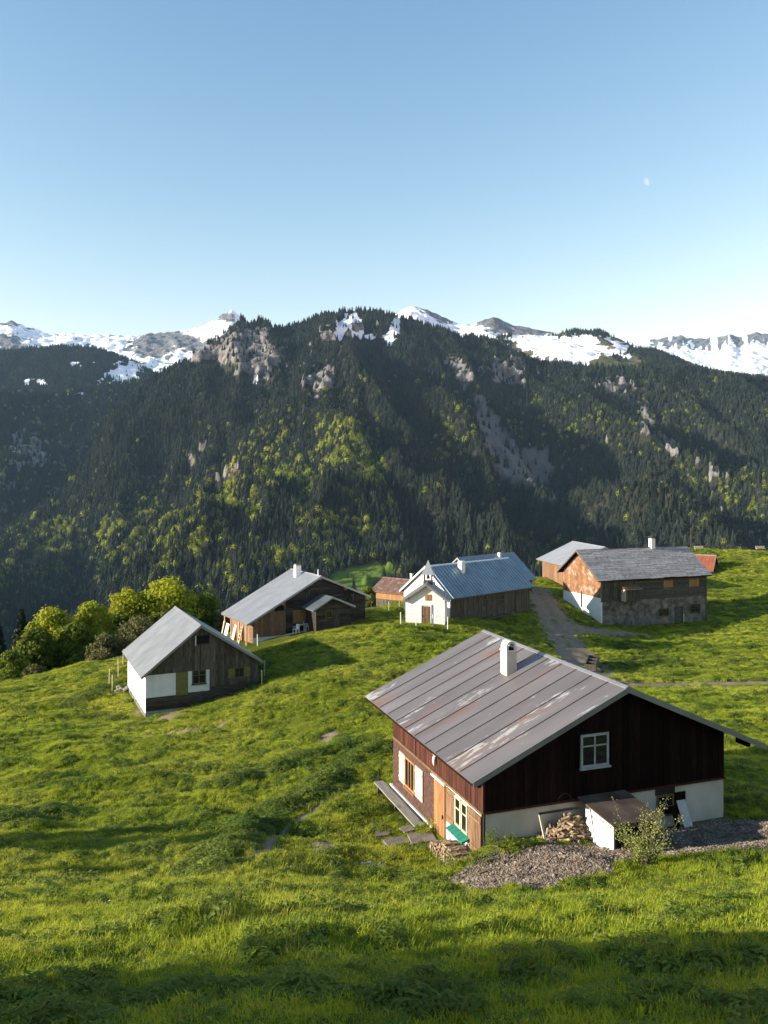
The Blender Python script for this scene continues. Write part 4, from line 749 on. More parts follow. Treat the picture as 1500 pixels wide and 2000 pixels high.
for v in (0, .5): MB().hexa([(0, v, 0), (.07, v, 0), (.07, v + .07, 0), (0, v + .07, 0), (.55, v, 2.2), (.62, v, 2.2), (.62, v + .07, 2.2), (.55, v + .07, 2.2)]).build('rail', M['palewood'], ld)
for k in range(6): q_ = (k + .6) / 6.5; MB().box(.55 * q_ + .01, .55 * q_ + .06, .07, .5, 2.2 * q_ - .03, 2.2 * q_ + .03).build('rung', M['palewood'], ld)
st = MB().prism([(-.6, -1.5, -.9), (3.6, -1.5, .15), (5.2, -1.6, .55), (5.2, -1.0, .55), (3.4, -.5, .3), (-.6, -.6, -.6)], (0, 0, .42)).build('terrace_edge', M['concrete'], None); st.location = tuple(H.F.o); st.rotation_euler = (0, 0, H.F.ang); tag(st, 'pale concrete terrace edge before the brown boards of the farmhouse', 'terrace')
def garden_chair(u, v, r, lb):
    zz = max(gz(FA, u, v), .75); o = placed(FA, 'garden_chair', lb, 'chair', u, v, zz, 'white chairs at the farmhouse table'); o.rotation_euler = (0, 0, FA.F.ang + r)
    MB().box(-.24, .24, -.24, .24, .42, .46).build('seat', M['white'], o); MB().hexa([(-.24, .2, .46), (.24, .2, .46), (.24, .24, .46), (-.24, .24, .46), (-.22, .3, .9), (.22, .3, .9), (.22, .34, .9), (-.22, .34, .9)]).build('backrest', M['white'], o)
    for sx in (-1, 1):
        for sy in (-1, 1): MB().box(sx * .2 - .025, sx * .2 + .025, sy * .2 - .025, sy * .2 + .025, -.3, .419).build('leg', M['white'], o)
        MB().box(sx * .25 - .025, sx * .25 + .025, -.2, .22, .62, .66).build('armrest', M['white'], o)
garden_chair(4.2, -1.0, -1.2, 'white plastic chair left of the farmhouse table'); garden_chair(5.5, -.7, 1.2, 'white plastic chair right of the farmhouse table beside the annex')
o = placed(FA, 'garden_table', 'pale garden table between white chairs by the farmhouse', 'table', 4.9, -.8, max(gz(FA, 4.9, -.8), .75)); MB().box(-.45, .45, -.35, .35, .7, .74).build('table_top', M['palewood'], o); [MB().box(sx * .38 - .03, sx * .38 + .03, sy * .28 - .03, sy * .28 + .03, -.3, .699).build('leg', M['white'], o) for sx in (-1, 1) for sy in (-1, 1)]

# ---- chapel
H = House('chapel', 'tiny white chapel with pointed metal belfry before the blue-roofed house', *ORG['chapel'], 4.03, 3.3, (2.12, 3.86), (-.28, 2.2), (4.5, 2.16), f=.36, b=.15, zb=-1.5, t=.09, cat='chapel')
H.roof(M['zinc'], 4, under=M['brownwood'], seam=M['seam'])
d_ = H.add('door', 'front', 1.66, 2.56, -.4, 1.6, .0, .03, M['brownwood']); [H.add('board', 'front', 1.67 + .22 * k, 1.67 + .22 * k + .212, -.4, 1.58, .031, .045, M['brownwood'], d_) for k in range(4)]; H.add('handle', 'front', 1.74, 1.78, .55, .68, .046, .09, M['iron'], d_)
H.add('door_frame', 'front', 1.54, 1.655, -.4, 1.7, .0, .09, M['plaster']); H.add('door_frame', 'front', 2.565, 2.66, -.4, 1.7, .0, .09, M['plaster']); H.add('door_frame', 'front', 1.54, 2.66, 1.702, 1.8, .0, .09, M['plaster'])
H.shutter('front', 2.02, 2.62, 2.22, 2.82, M['orangewood'], d=.03, nb=3, battens=False)
for u in (.35, 2.12, 3.9): MB().box(u - .06, u + .06, -.3, .1, H.roofz(u) - .24, H.roofz(u) - .1).build('purlin', M['redwood'], H.root)
bf = MB().box(1.64, 2.6, 1.9, 2.86, 3.2, 3.95).build('belfry', M['greywood'], H.root)
for sx in (1.68, 2.46):
    for sy in (1.94, 2.72): MB().box(sx, sx + .1, sy, sy + .1, 3.951, 4.68).build('belfry_post', M['greywood'], bf)
for k in range(3): MB().box(1.83 + .2 * k, 1.88 + .2 * k, 1.92, 1.96, 3.951, 4.66).build('slat', M['greywood'], bf)
MB().tube([(2.12, 2.38, 4.55), (2.12, 2.38, 4.4), (2.12, 2.38, 4.15)], [.06, .16, .2], 10).build('bell', M['iron'], bf, True)
sp = MB(); prof = [(.72, 4.62), (.6, 4.78), (.38, 5.2), (.18, 5.68), (.03, 6.08)]
for (r0, z0_), (r1, z1_) in zip(prof[:-1], prof[1:]): sp.hexa([(2.12 + sx * r, 2.38 + sy * r, z) for (r, z) in ((r0, z0_), (r1, z1_)) for sx, sy in ((-1, -1), (1, -1), (1, 1), (-1, 1))])
spo = sp.build('spire', M['zinclight'], H.root); m = MB(); m.box(2.095, 2.145, 2.355, 2.405, 6.05, 6.42); m.box(2.02, 2.22, 2.36, 2.4, 6.24, 6.28); m.build('cross', M['iron'], spo)

# ---- houses whose ridge runs along the view's width: the front gable is their left end
def ulong(o, ang, W): f = Fr(o, ang); return f.w(0, W), ang - 90
o_, a_ = ulong(*ORG['blue'], 7.2)
H = House('long_house', 'long house with ribbed blue metal roof behind the white chapel', o_, a_, 7.2, 14, (3.7, 5.42), (-.43, 2.3), (7.6, 2.16), f=.3, b=.35, zb=-2, wallmats=dict(front=M['plaster'], left=M['greywood'], right=M['greywood'], back=M['greywood']))
H.roof(M['bluemetal'], 14, under=M['greywood'], rib=.5, ribh=.1, courses=3, edge=M['white'])
w1 = (5.6, 6.5, .7, 1.65); w2 = (8.3, 9.15, .65, 1.7); H.boards('right', .02, 13.98, -.6, .25, M['greywood'], top=2.2, holes=[w1, w2], d=.01, var=.03)
H.shutter('right', *w1, M['greywood'], d=.02, nb=3); H.window('right', *w2, M['greywood'], nx=2, bars=(.5,), fw=.06, d=.02)
H.window('front', 4.6, 5.0, 3.3, 3.75, M['greywood'], nx=1, bars=(), fw=.06, d=.02, sill=False)
H.chimney(4.75, 4.6, .6, .6, 5.75, M['white'], pot=False)
p = H.F.w(7.9, 4.4); pl = thing('plank_walk', 'low stack of planks along the shaded wall of the long house', 'planks', (p[0], p[1], float(h(p[0], p[1])) + .02), H.F.ang); [MB().box(.25 * (k % 3), .25 * (k % 3) + .23, 0, 4.4, -.25 + .07 * (k // 3) + .2, -.19 + .07 * (k // 3) + .2).build('plank', M['greywood'], pl) for k in range(6)]
o_, a_ = ulong((12.3, 105.4, -15.9), 42.6, 7.2)
H = House('rear_house', 'house half hidden behind the long house, plain blue metal roof', o_, a_, 7.2, 11, (3.7, 5.5), (-.43, 2.3), (7.7, 2.1), f=.4, b=.4, zb=-2.5, wallmats=dict(front=M['orangewood'], left=M['greywood'], right=M['greywood'], back=M['greywood']))
H.roof(M['bluemetal'], 11, under=M['orangewood'], rib=.5, ribh=.03, edge=M['zinc']); H.chimney(4.3, 7.5, .35, .35, 5.75, M['white'], pot=False); H.boards('front', 0, 7.2, .5, .3, M['orangewood'], d=.01)

o_, a_ = ulong(*ORG['right'], 8.3)
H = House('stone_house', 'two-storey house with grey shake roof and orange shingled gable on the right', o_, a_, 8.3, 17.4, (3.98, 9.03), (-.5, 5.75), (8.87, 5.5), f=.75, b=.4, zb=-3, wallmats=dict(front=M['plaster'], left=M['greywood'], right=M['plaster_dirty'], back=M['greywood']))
H.roof(M['shakes'], 9, under=M['redwood'], courses=17, thick=.03, jitter=.05, edge=M['greywood'])
MB().box(.0, 8.3, -.03, .0, 3.22, 5.0).build('wall_lining', M['shingle_orange'], H.root)
shingles(H, 'front', .0, 8.3, 3.25, 8.9, .17, .2, M['shingle_orange'], d=.035)
w1, w2 = (9.95, 11.64, 4.03, 5.05), (14.27, 16.06, 3.91, 5.02); bay = (3.1, 5.6, 2.67, 4.55)
H.planks('right', 5.65, 17.4, 2.95, 5.35, .24, M['darkwood_y'], holes=[w1, w2], d=.02, clip=False)
H.boards('right', .02, 5.6, 2.8, .22, M['greywood'], top=5.3, holes=[(3.2, 5.5, 2.7, 4.4)], d=.02, var=.03)
for w_ in (w1, w2):
    so = H.add('shutter', 'right', *w_, .0, .05, M['greywood']); [H.add('board', 'right', w_[0] + .06 + (w_[1] - w_[0] - .12) / 6 * k, w_[0] + .06 + (w_[1] - w_[0] - .12) / 6 * (k + 1) - .01, w_[2] + .06, w_[3] - .06, .051, .07, M['orangewood'], so) for k in range(6)]
d_ = H.add('door', 'right', 11.95, 13.3, -1.2, 1.48, .0, .04, M['greywood']); [H.add('board', 'right', 11.99 + .32 * k, 11.99 + .32 * k + .31, -1.2, 1.44, .041, .06, M['darkwood_y'], d_) for k in range(4)]; H.add('handle', 'right', 12.1, 12.15, .2, .35, .061, .1, M['iron'], d_)
H.add('door_post', 'right', 13.31, 13.45, -1.2, .4, .0, .12, M['palewood'])
H.window('right', 14.55, 16.2, .44, 1.6, M['darkwood_y'], nx=2, bars=(.5,), fw=.08, d=.03); H.window('right', 9.2, 10.9, .3, 1.3, M['brownwood'], nx=4, bars=(), fw=.09, d=.03)
H.add('belt_beam', 'right', .02, 17.38, 2.72, 2.94, .0, .1, M['greywood'])
by = MB().box(8.33, 9.25, 3.2, 5.5, 2.7, 4.2).build('bay', M['greywood'], H.root); MB().box(8.3, 9.26, 3.14, 3.195, 2.68, 4.25).build('bay_side', M['palewood'], by)
[MB().box(9.252, 9.28, 3.2 + .288 * k, 3.2 + .288 * k + .275, 2.7, 4.18).build('board', M['greywood'], by) for k in range(8)]
MB().hexa([(8.3, 3.0, 4.6), (9.6, 3.0, 4.2), (9.6, 5.7, 4.2), (8.3, 5.7, 4.6), (8.3, 3.0, 4.68), (9.6, 3.0, 4.28), (9.6, 5.7, 4.28), (8.3, 5.7, 4.68)]).build('bay_roof', M['brownwood'], by)
c = H.chimney(4.0, 11.75, .62, .62, 10.25, M['white'], cap=M['greywood'], pot='slab')
H.add('drain_pipe', 'front', 4.2, 4.3, 1.5, 3.6, .06, .16, M['iron'])
# bare climbers at the foot of the stained wall
cl = thing('bare_shrub', 'bare pale climbing shrub against the stained wall of the stone house', 'shrub', tuple(H.F.w(8.45, 6.5, float(h(*H.F.w(8.45, 6.5)[:2])) - H.F.o[2])), H.F.ang)
m = MB()
for k in range(260):
    x = random.gauss(0, 2.0); m0 = Vector((random.uniform(.0, .5), x, 0)); hgt = max(.3, random.uniform(.5, 2.4) * math.exp(-(x / 3.2) ** 2)); a = Vector((random.uniform(-.1, .35), random.uniform(-.6, .6), hgt)); m.tube([m0, m0 + a * .5 + Vector((.08, random.uniform(-.15, .15), 0)), m0 + a], [.022, .016, .006], 3, False)
m.build('branches', material('bare_twigs', (.2, .17, .14), (.42, .37, .31), 3, .9), cl)

H = House('barn', 'barn with pale sheet roof behind the orange shingled gable', *ORG['back'], 11.2, 11, (5.6, 6.45), (-.9, 3.55), (12.1, 3.55), f=.5, b=.6, zb=-3, cat='barn', wallmats=dict(front=M['brownwood'], left=M['shingle_orange'], right=M['greywood'], back=M['brownwood']))
H.roof(M['zinclight'], 11, under=M['brownwood'], rib=.5, ribh=.03); H.boards('left', 0, 11, .6, .3, M['brownwood'], top=3.4, d=.01); H.add('corner_post', 'front', -.12, .04, -1, 3.6, -.03, .1, M['palewood'])
H = House('hut', 'low dark hut with red-brown sheet roof sunk in the grass on the right', *ORG['redhut'], 6.4, 9.5, (3.2, 2.85), (-.35, .35), (6.9, .25), f=.35, b=.3, zb=-2, cat='hut', wallmats=dict(front=M['greywood'], left=M['greywood'], right=M['greywood'], back=M['greywood']))
H.roof(M['redpaint'], 8, under=M['greywood'], edge=M['zinclight'], rib=.6, ribh=.02); H.boards('front', 0, 6.4, -.3, .3, M['greywood'], d=.01)
o_, a_ = ulong(*ORG['rust'], 5.0)
H = House('hut', 'small wooden hut with rusty corrugated roof between farmhouse and chapel', o_, a_, 5.0, 5.6, (2.5, 4.0), (-.4, 2.5), (5.5, 2.4), f=.7, b=.7, zb=-2.5, cat='hut', wallmats=dict(front=M['brownwood'], left=M['greywood'], right=M['greywood'], back=M['white']))
H.roof(M['rustmetal'], 8, under=M['brownwood'], rib=.2, ribh=.03); H.boards('right', 0, 5.6, 1.35, .3, M['orangewood'], top=2.45, d=.05); H.boards('right', .1, 4.2, -1.5, .3, M['greywood'], top=1.33, d=.01); H.add('white_panel', 'right', 4.25, 5.55, -.8, 1.33, .0, .04, M['white']); H.chimney(2.5, 4.3, .35, .35, 4.9, M['concrete'], pot=True)

# ---- water trough, cross, benches, fences
a, b_ = gpx(1153, 1312), gpx(1166, 1284); ang = math.atan2(b_[1] - a[1], b_[0] - a[0]); ln = min(4.2, float(np.hypot(*(b_ - a)[:2]))); o = thing('water_trough', 'long wooden water trough beside the farm track', 'trough', (a[0], a[1], float(h(a[0], a[1])) - .05), ang)
MB().box(0, ln, -.5, .5, .1, .16).build('floor', M['greywood'], o)
for y in (-.5, .42): MB().box(0, ln, y, y + .08, .161, .72).build('side', M['greywood'], o)
for k in range(4): x = k * (ln - .08) / 3; MB().box(x, x + .08, -.419, .419, .161, .7).build('divider', M['greywood'], o)
for k in range(3): MB().box(k * (ln - .08) / 3 + .085, (k + 1) * (ln - .08) / 3 - .005, -.415, .415, .5, .53).build('water', M['glass'], o)
for x in (.3, ln - .5): MB().box(x, x + .2, -.4, .4, -.3, .098).build('foot', M['stone'], o)
p = gpx(1350, 1071); p[2] -= .1; o = thing('summit_cross', 'thin wooden cross on the grassy rise behind the stone house', 'cross', tuple(p)); k_ = p[1] / F; MB().box(-.11, .11, -.1, .1, -1, 41 * k_).build('post', M['greywood'], o); MB().box(-8 * k_, 8 * k_, -.08, .08, 31 * k_, 31 * k_ + .18).build('cross_bar', M['greywood'], o)
for (x, lb) in ((1366, 'wooden bench on the rise right of the tall cross'), (1486, 'small bench on the grass skyline at the right edge')):
    p = gpx(x, 1076); o = thing('bench', lb, 'bench', tuple(p)); MB().box(-1, 1, -.2, .2, .45, .52).build('seat', M['palewood'], o); MB().box(-1, 1, .22, .28, .6, .95).build('backrest', M['palewood'], o); [MB().box(sx - .06, sx + .06, -.18, .27, -.2, .449).build('leg', M['greywood'], o) for sx in (-.8, .8)]; o.rotation_euler = (0, 0, .2)
def fence(name, lb, pts, hgt=1.15, mat='palewood', wire=True, r=.045):
    ws = [gpx(*q) for q in pts]; o = thing(name, lb, 'fence', tuple(ws[0])); tops = []
    for q in ws:
        d = q - ws[0]; hh = hgt * random.uniform(.9, 1.1); e = random.uniform(-.05, .05); MB().tube([tuple(d + [0, 0, -.4]), tuple(d + [e, 0, hh])], r, 6).build('post', M[mat], o); tops.append(d + [e, 0, hh - .1])
    if wire:
        for dz in (0, -.45): MB().tube([tuple(t_ + [0, 0, dz]) for t_ in tops], .008, 3, False).build('wire', M['iron'], o)
fence('wire_fence', 'wire fence with thin pale posts on the slope left of the barn', [(219, 1352), (213, 1340), (231, 1322), (240, 1300)], 1.5)
fence('wire_fence', 'wire fence with white posts before the farmhouse terrace', [(503, 1262), (555, 1240), (614, 1231), (666, 1220)], 1.1, 'white')
fence('wire_fence', 'wire fence with short white posts along the chapel front', [(783, 1222), (813, 1225), (845, 1226), (874, 1232)], 1.25, 'white')
fence('wire_fence', 'wire fence with pale posts before the rusty roofed hut', [(716, 1199), (725, 1197), (760, 1193), (780, 1190)], 1.1)
fence('wire_fence', 'single strand fence at the shaded right corner of the barn', [(512, 1340), (516, 1325)], 1.3)

# ------------------------------------------------------------------ trees on the slope behind the barn
M['leaf'] = material('yellow_green_spring_leaves', (.2, .245, .016), (.42, .42, .028), .5, .8, coord='World', rnd=.12, transl=.4, spec=.2)
M['leaf2'] = material('mid_green_leaves', (.08, .125, .014), (.18, .22, .026), .5, .8, coord='World', rnd=.12, transl=.4, spec=.2)
M['leaf3'] = material('grey_olive_young_leaves', (.1, .1, .035), (.17, .16, .06), .5, .85, coord='World', rnd=.12, transl=.35, spec=.2)
M['needle'] = material('dark_spruce_needles', (.012, .022, .01), (.03, .042, .018), 1.5, .85, coord='World', rnd=.15, spec=.2)
def quads(name, c, nrm, size, mat, parent, asp=.75):
    n = len(c); a = np.cross(nrm, RNG.normal(size=(n, 3))); a /= np.linalg.norm(a, axis=1)[:, None] + 1e-9; b = np.cross(nrm, a); b /= np.linalg.norm(b, axis=1)[:, None] + 1e-9
    s = np.asarray(size).reshape(-1, 1) * np.ones((n, 1)); v = np.stack([c + a * s, c + b * s * asp, c - a * s, c - b * s * asp], 1).reshape(-1, 3); me = bpy.data.meshes.new(name)
    me.vertices.add(4 * n); me.vertices.foreach_set('co', v.ravel()); me.loops.add(4 * n); me.loops.foreach_set('vertex_index', np.arange(4 * n, dtype=np.int32)); me.polygons.add(n); me.polygons.foreach_set('loop_start', np.arange(0, 4 * n, 4, dtype=np.int32)); me.update(calc_edges=True)
    return link(name, me, mat, parent)
def broadleaf(name, label, base, H_, R, mat, n=9000, leaf=.2, trunk=.3, cat='tree', lobes=15, low=.25, group=None, trunk_r=None):
    o = thing(name, label, cat, tuple(base), random.random() * 6, group); m = MB(); tr_ = trunk_r or H_ * .022
    m.tube([(0, 0, -1), (.1, 0, H_ * .25), (0, .15, H_ * .5), (.1, 0, H_ * .8)], [tr_ * 1.2, tr_, tr_ * .7, tr_ * .2], 8); cs = []
    for k in range(lobes):
        a = 2.4 * k + random.uniform(-.4, .4); q = (k + .5) / lobes; z = H_ * (low + (.9 - low) * q); rr = R * math.sin(math.pi * min(1, .22 + .7 * q)) * random.uniform(.45, .75); c = Vector((rr * math.cos(a), rr * math.sin(a), z)); cs.append((c, R * random.uniform(.34, .52)))
        m.tube([(0, 0, z * .55), tuple(c * .55 + Vector((0, 0, z * .35))), tuple(c)], [tr_ * .5, tr_ * .3, .02], 5)
    cs.append((Vector((0, 0, H_ * .86)), R * .42)); m.build('trunk', M['bark'], o, True)
    cc, nn = [], []; per = n // len(cs)
    for c, r in cs:
        d = RNG.normal(size=(per, 3)); d /= np.linalg.norm(d, axis=1)[:, None]; rad = r * (RNG.random(per) ** .35) * (1 + .3 * np.sin(d[:, 0] * 5 + c.x) * np.cos(d[:, 2] * 6 + c.y)); cc.append(np.array(c) + d * rad[:, None] * [1, 1, .82]); nn.append(d + RNG.normal(scale=.7, size=(per, 3)))
    cc = np.vstack(cc); nn = np.vstack(nn); nn /= np.linalg.norm(nn, axis=1)[:, None]; quads('crown', cc, nn, RNG.uniform(.6, 1.25, len(cc)) * leaf, mat, o); return o
def spruce(name, label, base, H_, R, n=7000, group=None, mat=None):
    o = thing(name, label, 'tree', tuple(base), random.random() * 6, group); MB().tube([(0, 0, -1), (0, 0, H_ * .5), (0, 0, H_)], [H_ * .016, H_ * .01, .01], 7).build('trunk', M['bark'], o, True)
    q = RNG.random(n) ** .75; z = H_ * (.06 + .94 * q); tier = (z / H_ * 17) % 1; a = RNG.random(n) * 6.283; br = .5 + .5 * np.cos(a * 7 + np.floor(z / H_ * 17) * 2.1); rmax = R * (1 - q) ** .85 * (.55 + .45 * br) * (.75 + .35 * tier) + .08; rr = rmax * RNG.random(n) ** .45
    c = np.c_[rr * np.cos(a), rr * np.sin(a), z - rr * .32]; nn = np.c_[np.cos(a) * .5, np.sin(a) * .5, np.ones(n) * .8] + RNG.normal(scale=.45, size=(n, 3)); nn /= np.linalg.norm(nn, axis=1)[:, None]; quads('crown', c, nn, RNG.uniform(.6, 1.3, n) * max(.12, R * .085), mat or M['needle'], o, .45); return o
def stand(px, D):
    X = (px - 750) / F * D; return np.array([X, D, float(h(X, D))])
def tree_px(fn, px, ytop, D, wpx, *a, **k):
    b = stand(px, D); top = (HY - ytop) / F * D; return fn(a[0], a[1], b - [0, 0, .2], top - b[2] + .2, wpx / 2 / F * D, **k)
BT = 'broadleaf trees behind the barn'
tree_px(broadleaf, 325, 1131, 118, 150, 'broadleaf_tree', 'tallest bright yellow-green tree behind the barn roof', mat=M['leaf'], n=17000, leaf=.22, group=BT)
tree_px(broadleaf, 258, 1150, 116, 130, 'broadleaf_tree', 'bright yellow-green tree just left of the tallest tree', mat=M['leaf'], n=16000, leaf=.22, group=BT)
tree_px(broadleaf, 183, 1174, 108, 112, 'broadleaf_tree', 'round yellow-green tree standing between two leafy neighbours on the left', mat=M['leaf'], n=14000, leaf=.21, group=BT)
tree_px(broadleaf, 104, 1188, 104, 118, 'broadleaf_tree', 'yellow-green tree right of the tall dark spruce', mat=M['leaf'], n=14000, leaf=.21, group=BT)
tree_px(broadleaf, 398, 1156, 122, 100, 'broadleaf_tree', 'darker green tree between the barn ridge and the farmhouse roof', mat=M['leaf2'], n=9000, leaf=.2, group=BT)
tree_px(broadleaf, 362, 1154, 128, 46, 'broadleaf_tree', 'small bright tree half hidden behind the darker tree by the farmhouse', mat=M['leaf'], n=6000, leaf=.2, group=BT)
tree_px(spruce, 42, 1190, 106, 90, 'spruce_tree', 'tall dark spruce at the left edge beside the leafy trees', n=9000, group='spruces on the left')
tree_px(spruce, -4, 1218, 100, 90, 'spruce_tree', 'dark spruce cut off by the left edge of the picture', n=8000, group='spruces on the left')
for (x, y, D, wp, lb) in ((145, 1215, 100, 80, 'dark green tree low between the two left yellow-green trees'), (70, 1225, 98, 80, 'dark green tree low in front of the tall spruce'), (225, 1195, 112, 90, 'dark green tree low between the round tree and its right neighbour')):
    tree_px(broadleaf, x, y, D, wp, 'broadleaf_tree', lb, mat=M['leaf2'], n=9000, leaf=.2, group=BT)
SB = 'bushes below the trees'
for (x, y, D, wp, mt, lb) in ((268, 1205, 101, 110, 'leaf3', 'wide greyish olive bush right behind the barn roof'), (205, 1238, 97, 80, 'leaf3', 'greyish olive bush left of the barn roof'), (22, 1270, 93, 80, 'leaf2', 'green bush at the foot of the dark spruces'), (66, 1300, 88, 40, 'leaf3', 'small grey-green bush on the meadow edge at the left'), (438, 1186, 118, 40, 'leaf3', 'sparse bare bush beside the farmhouse eave'), (330, 1190, 112, 80, 'leaf3', 'tall olive bush directly behind the barn ridge')):
    b = stand(x, D); tp = (HY - y) / F * D; broadleaf('bush', lb, b - [0, 0, .2], max(1.2, tp - b[2]), wp / 2 / F * D, M[mt], n=5000, leaf=.15, cat='bush', low=.12, lobes=12, group=SB, trunk_r=.09)
b = stand(718, 108); broadleaf('bush', 'bright green bush between the farmhouse corner and the rusty hut', b, 3.3, 1.1, M['leaf2'], n=2500, leaf=.12, cat='bush', low=.15, lobes=8, trunk_r=.05)
# spruces left of and behind the view: their shadows fall across the meadow and the foot of the picture
SP = 'spruces outside the picture on the left'
SPOTS = [(-32, 27.3, 7.0, 3.8), (-35, 28.2, 7.4, 3.8), (-37, 26.2, 7.4, 3.8), (-27, 2.6, 18.0, 4.6), (-25, -1, 26, 5), (-31, .6, 27, 5), (-22, -4.5, 24, 4.8), (-36, -1, 29, 5.2), (-29, -6, 24, 4.8), (-18, -7.5, 20, 4.4), (-42, 16.5, 9.6, 1.5), (-46, 19.5, 11.5, 1.6), (-20, .8, 16, 4.2), (-16, -2.5, 15, 3.6)]
for k, (x, y, hh, r) in enumerate(SPOTS): spruce('spruce_tree', 'dark spruce standing outside the left edge of the picture, casting shade', (x, y, float(h(x, y)) - .2), hh, r, n=5000, group=SP)

# shrub with young leaves before the shed
p = gpx(1262, 1690); sh = thing('shrub', 'slender shrub with young yellow-green leaves before the small shed', 'shrub', tuple(p - [0, 0, .05])); sh.scale = (1.35, 1.35, 1.15); m = MB(); cc = []
for k in range(22):
    a = random.random() * 6.28; l_ = random.uniform(.9, 2.0); d = Vector((math.cos(a) * random.uniform(.15, .75), math.sin(a) * random.uniform(.1, .6), 1)).normalized(); pts = [Vector((random.uniform(-.15, .15), random.uniform(-.15, .15), 0))]
    for j in range(5): pts.append(pts[-1] + d * l_ / 5); d = (d + Vector((random.uniform(-.2, .2), random.uniform(-.2, .2), random.uniform(-.15, .05)))).normalized()
    m.tube(pts, [.018, .016, .013, .01, .007, .004], 4)
    for j in range(70): t_ = random.uniform(.25, 1) * 5; i_ = min(4, int(t_)); cc.append(np.array(pts[i_].lerp(pts[i_ + 1], t_ - i_)) + RNG.normal(scale=.07, size=3))
    if k < 14:
        for j in range(3):
            q0 = pts[random.choice((2, 3, 4))]; e = q0 + Vector((random.uniform(-.4, .4), random.uniform(-.4, .4), random.uniform(0, .4))); m.tube([q0, e], [.008, .003], 3)
            for _ in range(20): cc.append(np.array(q0.lerp(e, random.random())) + RNG.normal(scale=.05, size=3))
m.build('stems', M['bark'], sh); cc = np.array(cc); nn = RNG.normal(size=(len(cc), 3)) + [0, 0, .5]; nn /= np.linalg.norm(nn, axis=1)[:, None]; M['leaf4'] = material('fresh_shrub_leaves', (.24, .28, .05), (.42, .44, .11), 3, .7, transl=.4); quads('leaves', cc, nn, RNG.uniform(.014, .03, len(cc)), M['leaf4'], sh)
def weed(px_, py_, n, hh, lb, r=.35, mat='leaf2'):
    p = gpx(px_, py_); o = thing('weed', lb, 'plant', tuple(p)); m = MB(); c = []
    for k in range(n):
        a = random.random() * 6.28; q = r * math.sqrt(random.random()); b0 = Vector((q * math.cos(a), q * math.sin(a), -.03)); tp = b0 + Vector((random.uniform(-.12, .12), random.uniform(-.12, .12), hh * random.uniform(.6, 1.05))); m.tube([b0, tp], [.008, .004], 3, False)
        for j in range(14): c.append(np.array(b0.lerp(tp, random.uniform(.25, 1))) + RNG.normal(scale=.05, size=3))
    m.build('stems', M['leaf2'], o); c = np.array(c); nn = RNG.normal(size=(len(c), 3)) + [0, 0, 1.0]; nn /= np.linalg.norm(nn, axis=1)[:, None]; quads('leaves', c, nn, RNG.uniform(.03, .065, len(c)), M[mat], o, .5)
weed(958, 1662, 14, .75, 'leafy weeds at the front corner of the chalet'); weed(998, 1660, 6, .65, 'single leafy stem against the cream gable plaster', .12); weed(830, 1628, 22, .5, 'bright leafy weeds beside the chalet door', .4, 'leaf'); weed(885, 1705, 26, .55, 'weeds growing before the firewood stack', .7); weed(935, 1690, 16, .5, 'weeds between the firewood stack and the gravel', .45); weed(660, 1575, 40, .6, 'rounded clump of weeds in the grass left of the chalet', .8); weed(700, 1590, 34, .55, 'rounded clump of weeds nearest the plank bench', .7)

# ------------------------------------------------------------------ grass and gravel
def tuft(seed, n, hgt, rad, wid, lean=.5):
    rg = random.Random(seed); v = []; f = []
    for k in range(n):
        a = rg.random() * 6.283; q = rad * math.sqrt(rg.random()); x, y = q * math.cos(a), q * math.sin(a); b_ = rg.random() * 6.283; hh = hgt * rg.uniform(.45, 1.1); l_ = lean * hh * rg.uniform(.2, 1.1); dx, dy = math.cos(b_) * l_, math.sin(b_) * l_; wx, wy = -math.sin(b_) * wid, math.cos(b_) * wid; o = len(v)
        v += [(x - wx, y - wy, -.03), (x + wx, y + wy, -.03), (x + dx * .4 + wx * .8, y + dy * .4 + wy * .8, hh * .6), (x + dx * .4 - wx * .8, y + dy * .4 - wy * .8, hh * .6), (x + dx, y + dy, hh * rg.uniform(.8, 1))]; f += [(o, o + 1, o + 2, o + 3), (o + 3, o + 2, o + 4)]
    me = bpy.data.meshes.new('grass_tuft'); me.from_pydata(v, [], f); me.update(); return me
def herb(seed, n, hgt, rad, leaf):
    rg = random.Random(seed); v = []; f = []
    for k in range(n):
        a = rg.random() * 6.283; q = rad * math.sqrt(rg.random()); c = Vector((q * math.cos(a), q * math.sin(a), hgt * rg.uniform(.15, 1) * (1 - .6 * (q / rad) ** 2))); nr = Vector((math.cos(a) * .5 + rg.uniform(-.5, .5), math.sin(a) * .5 + rg.uniform(-.5, .5), 1)).normalized(); u = nr.orthogonal().normalized(); u.rotate(Matrix.Rotation(rg.random() * 6, 3, nr)); w_ = nr.cross(u); s_ = leaf * rg.uniform(.6, 1.2); o = len(v)
        v += [tuple(c - u * s_), tuple(c + w_ * s_ * .45), tuple(c + u * s_ + nr * s_ * -.2), tuple(c - w_ * s_ * .45)]; f.append((o, o + 1, o + 2, o + 3))
    me = bpy.data.meshes.new('herb'); me.from_pydata(v, [], f); me.update(); return me
def grassmat(name, c1, c2, c3, rnd=.22): return material(name, c1, c2, .5, .75, coord='World', rnd=rnd, transl=.45, spec=.25, c3=c3, s3=.13, t3=(.45, .68))
GM = grassmat('grass_blades', (.24, .305, .02), (.4, .44, .032), (.55, .52, .062)); GH = grassmat('meadow_herbs', (.1, .16, .02), (.18, .24, .03), (.24, .28, .045)); GD = grassmat('dry_grass', (.22, .19, .07), (.32, .28, .12), (.25, .24, .08))
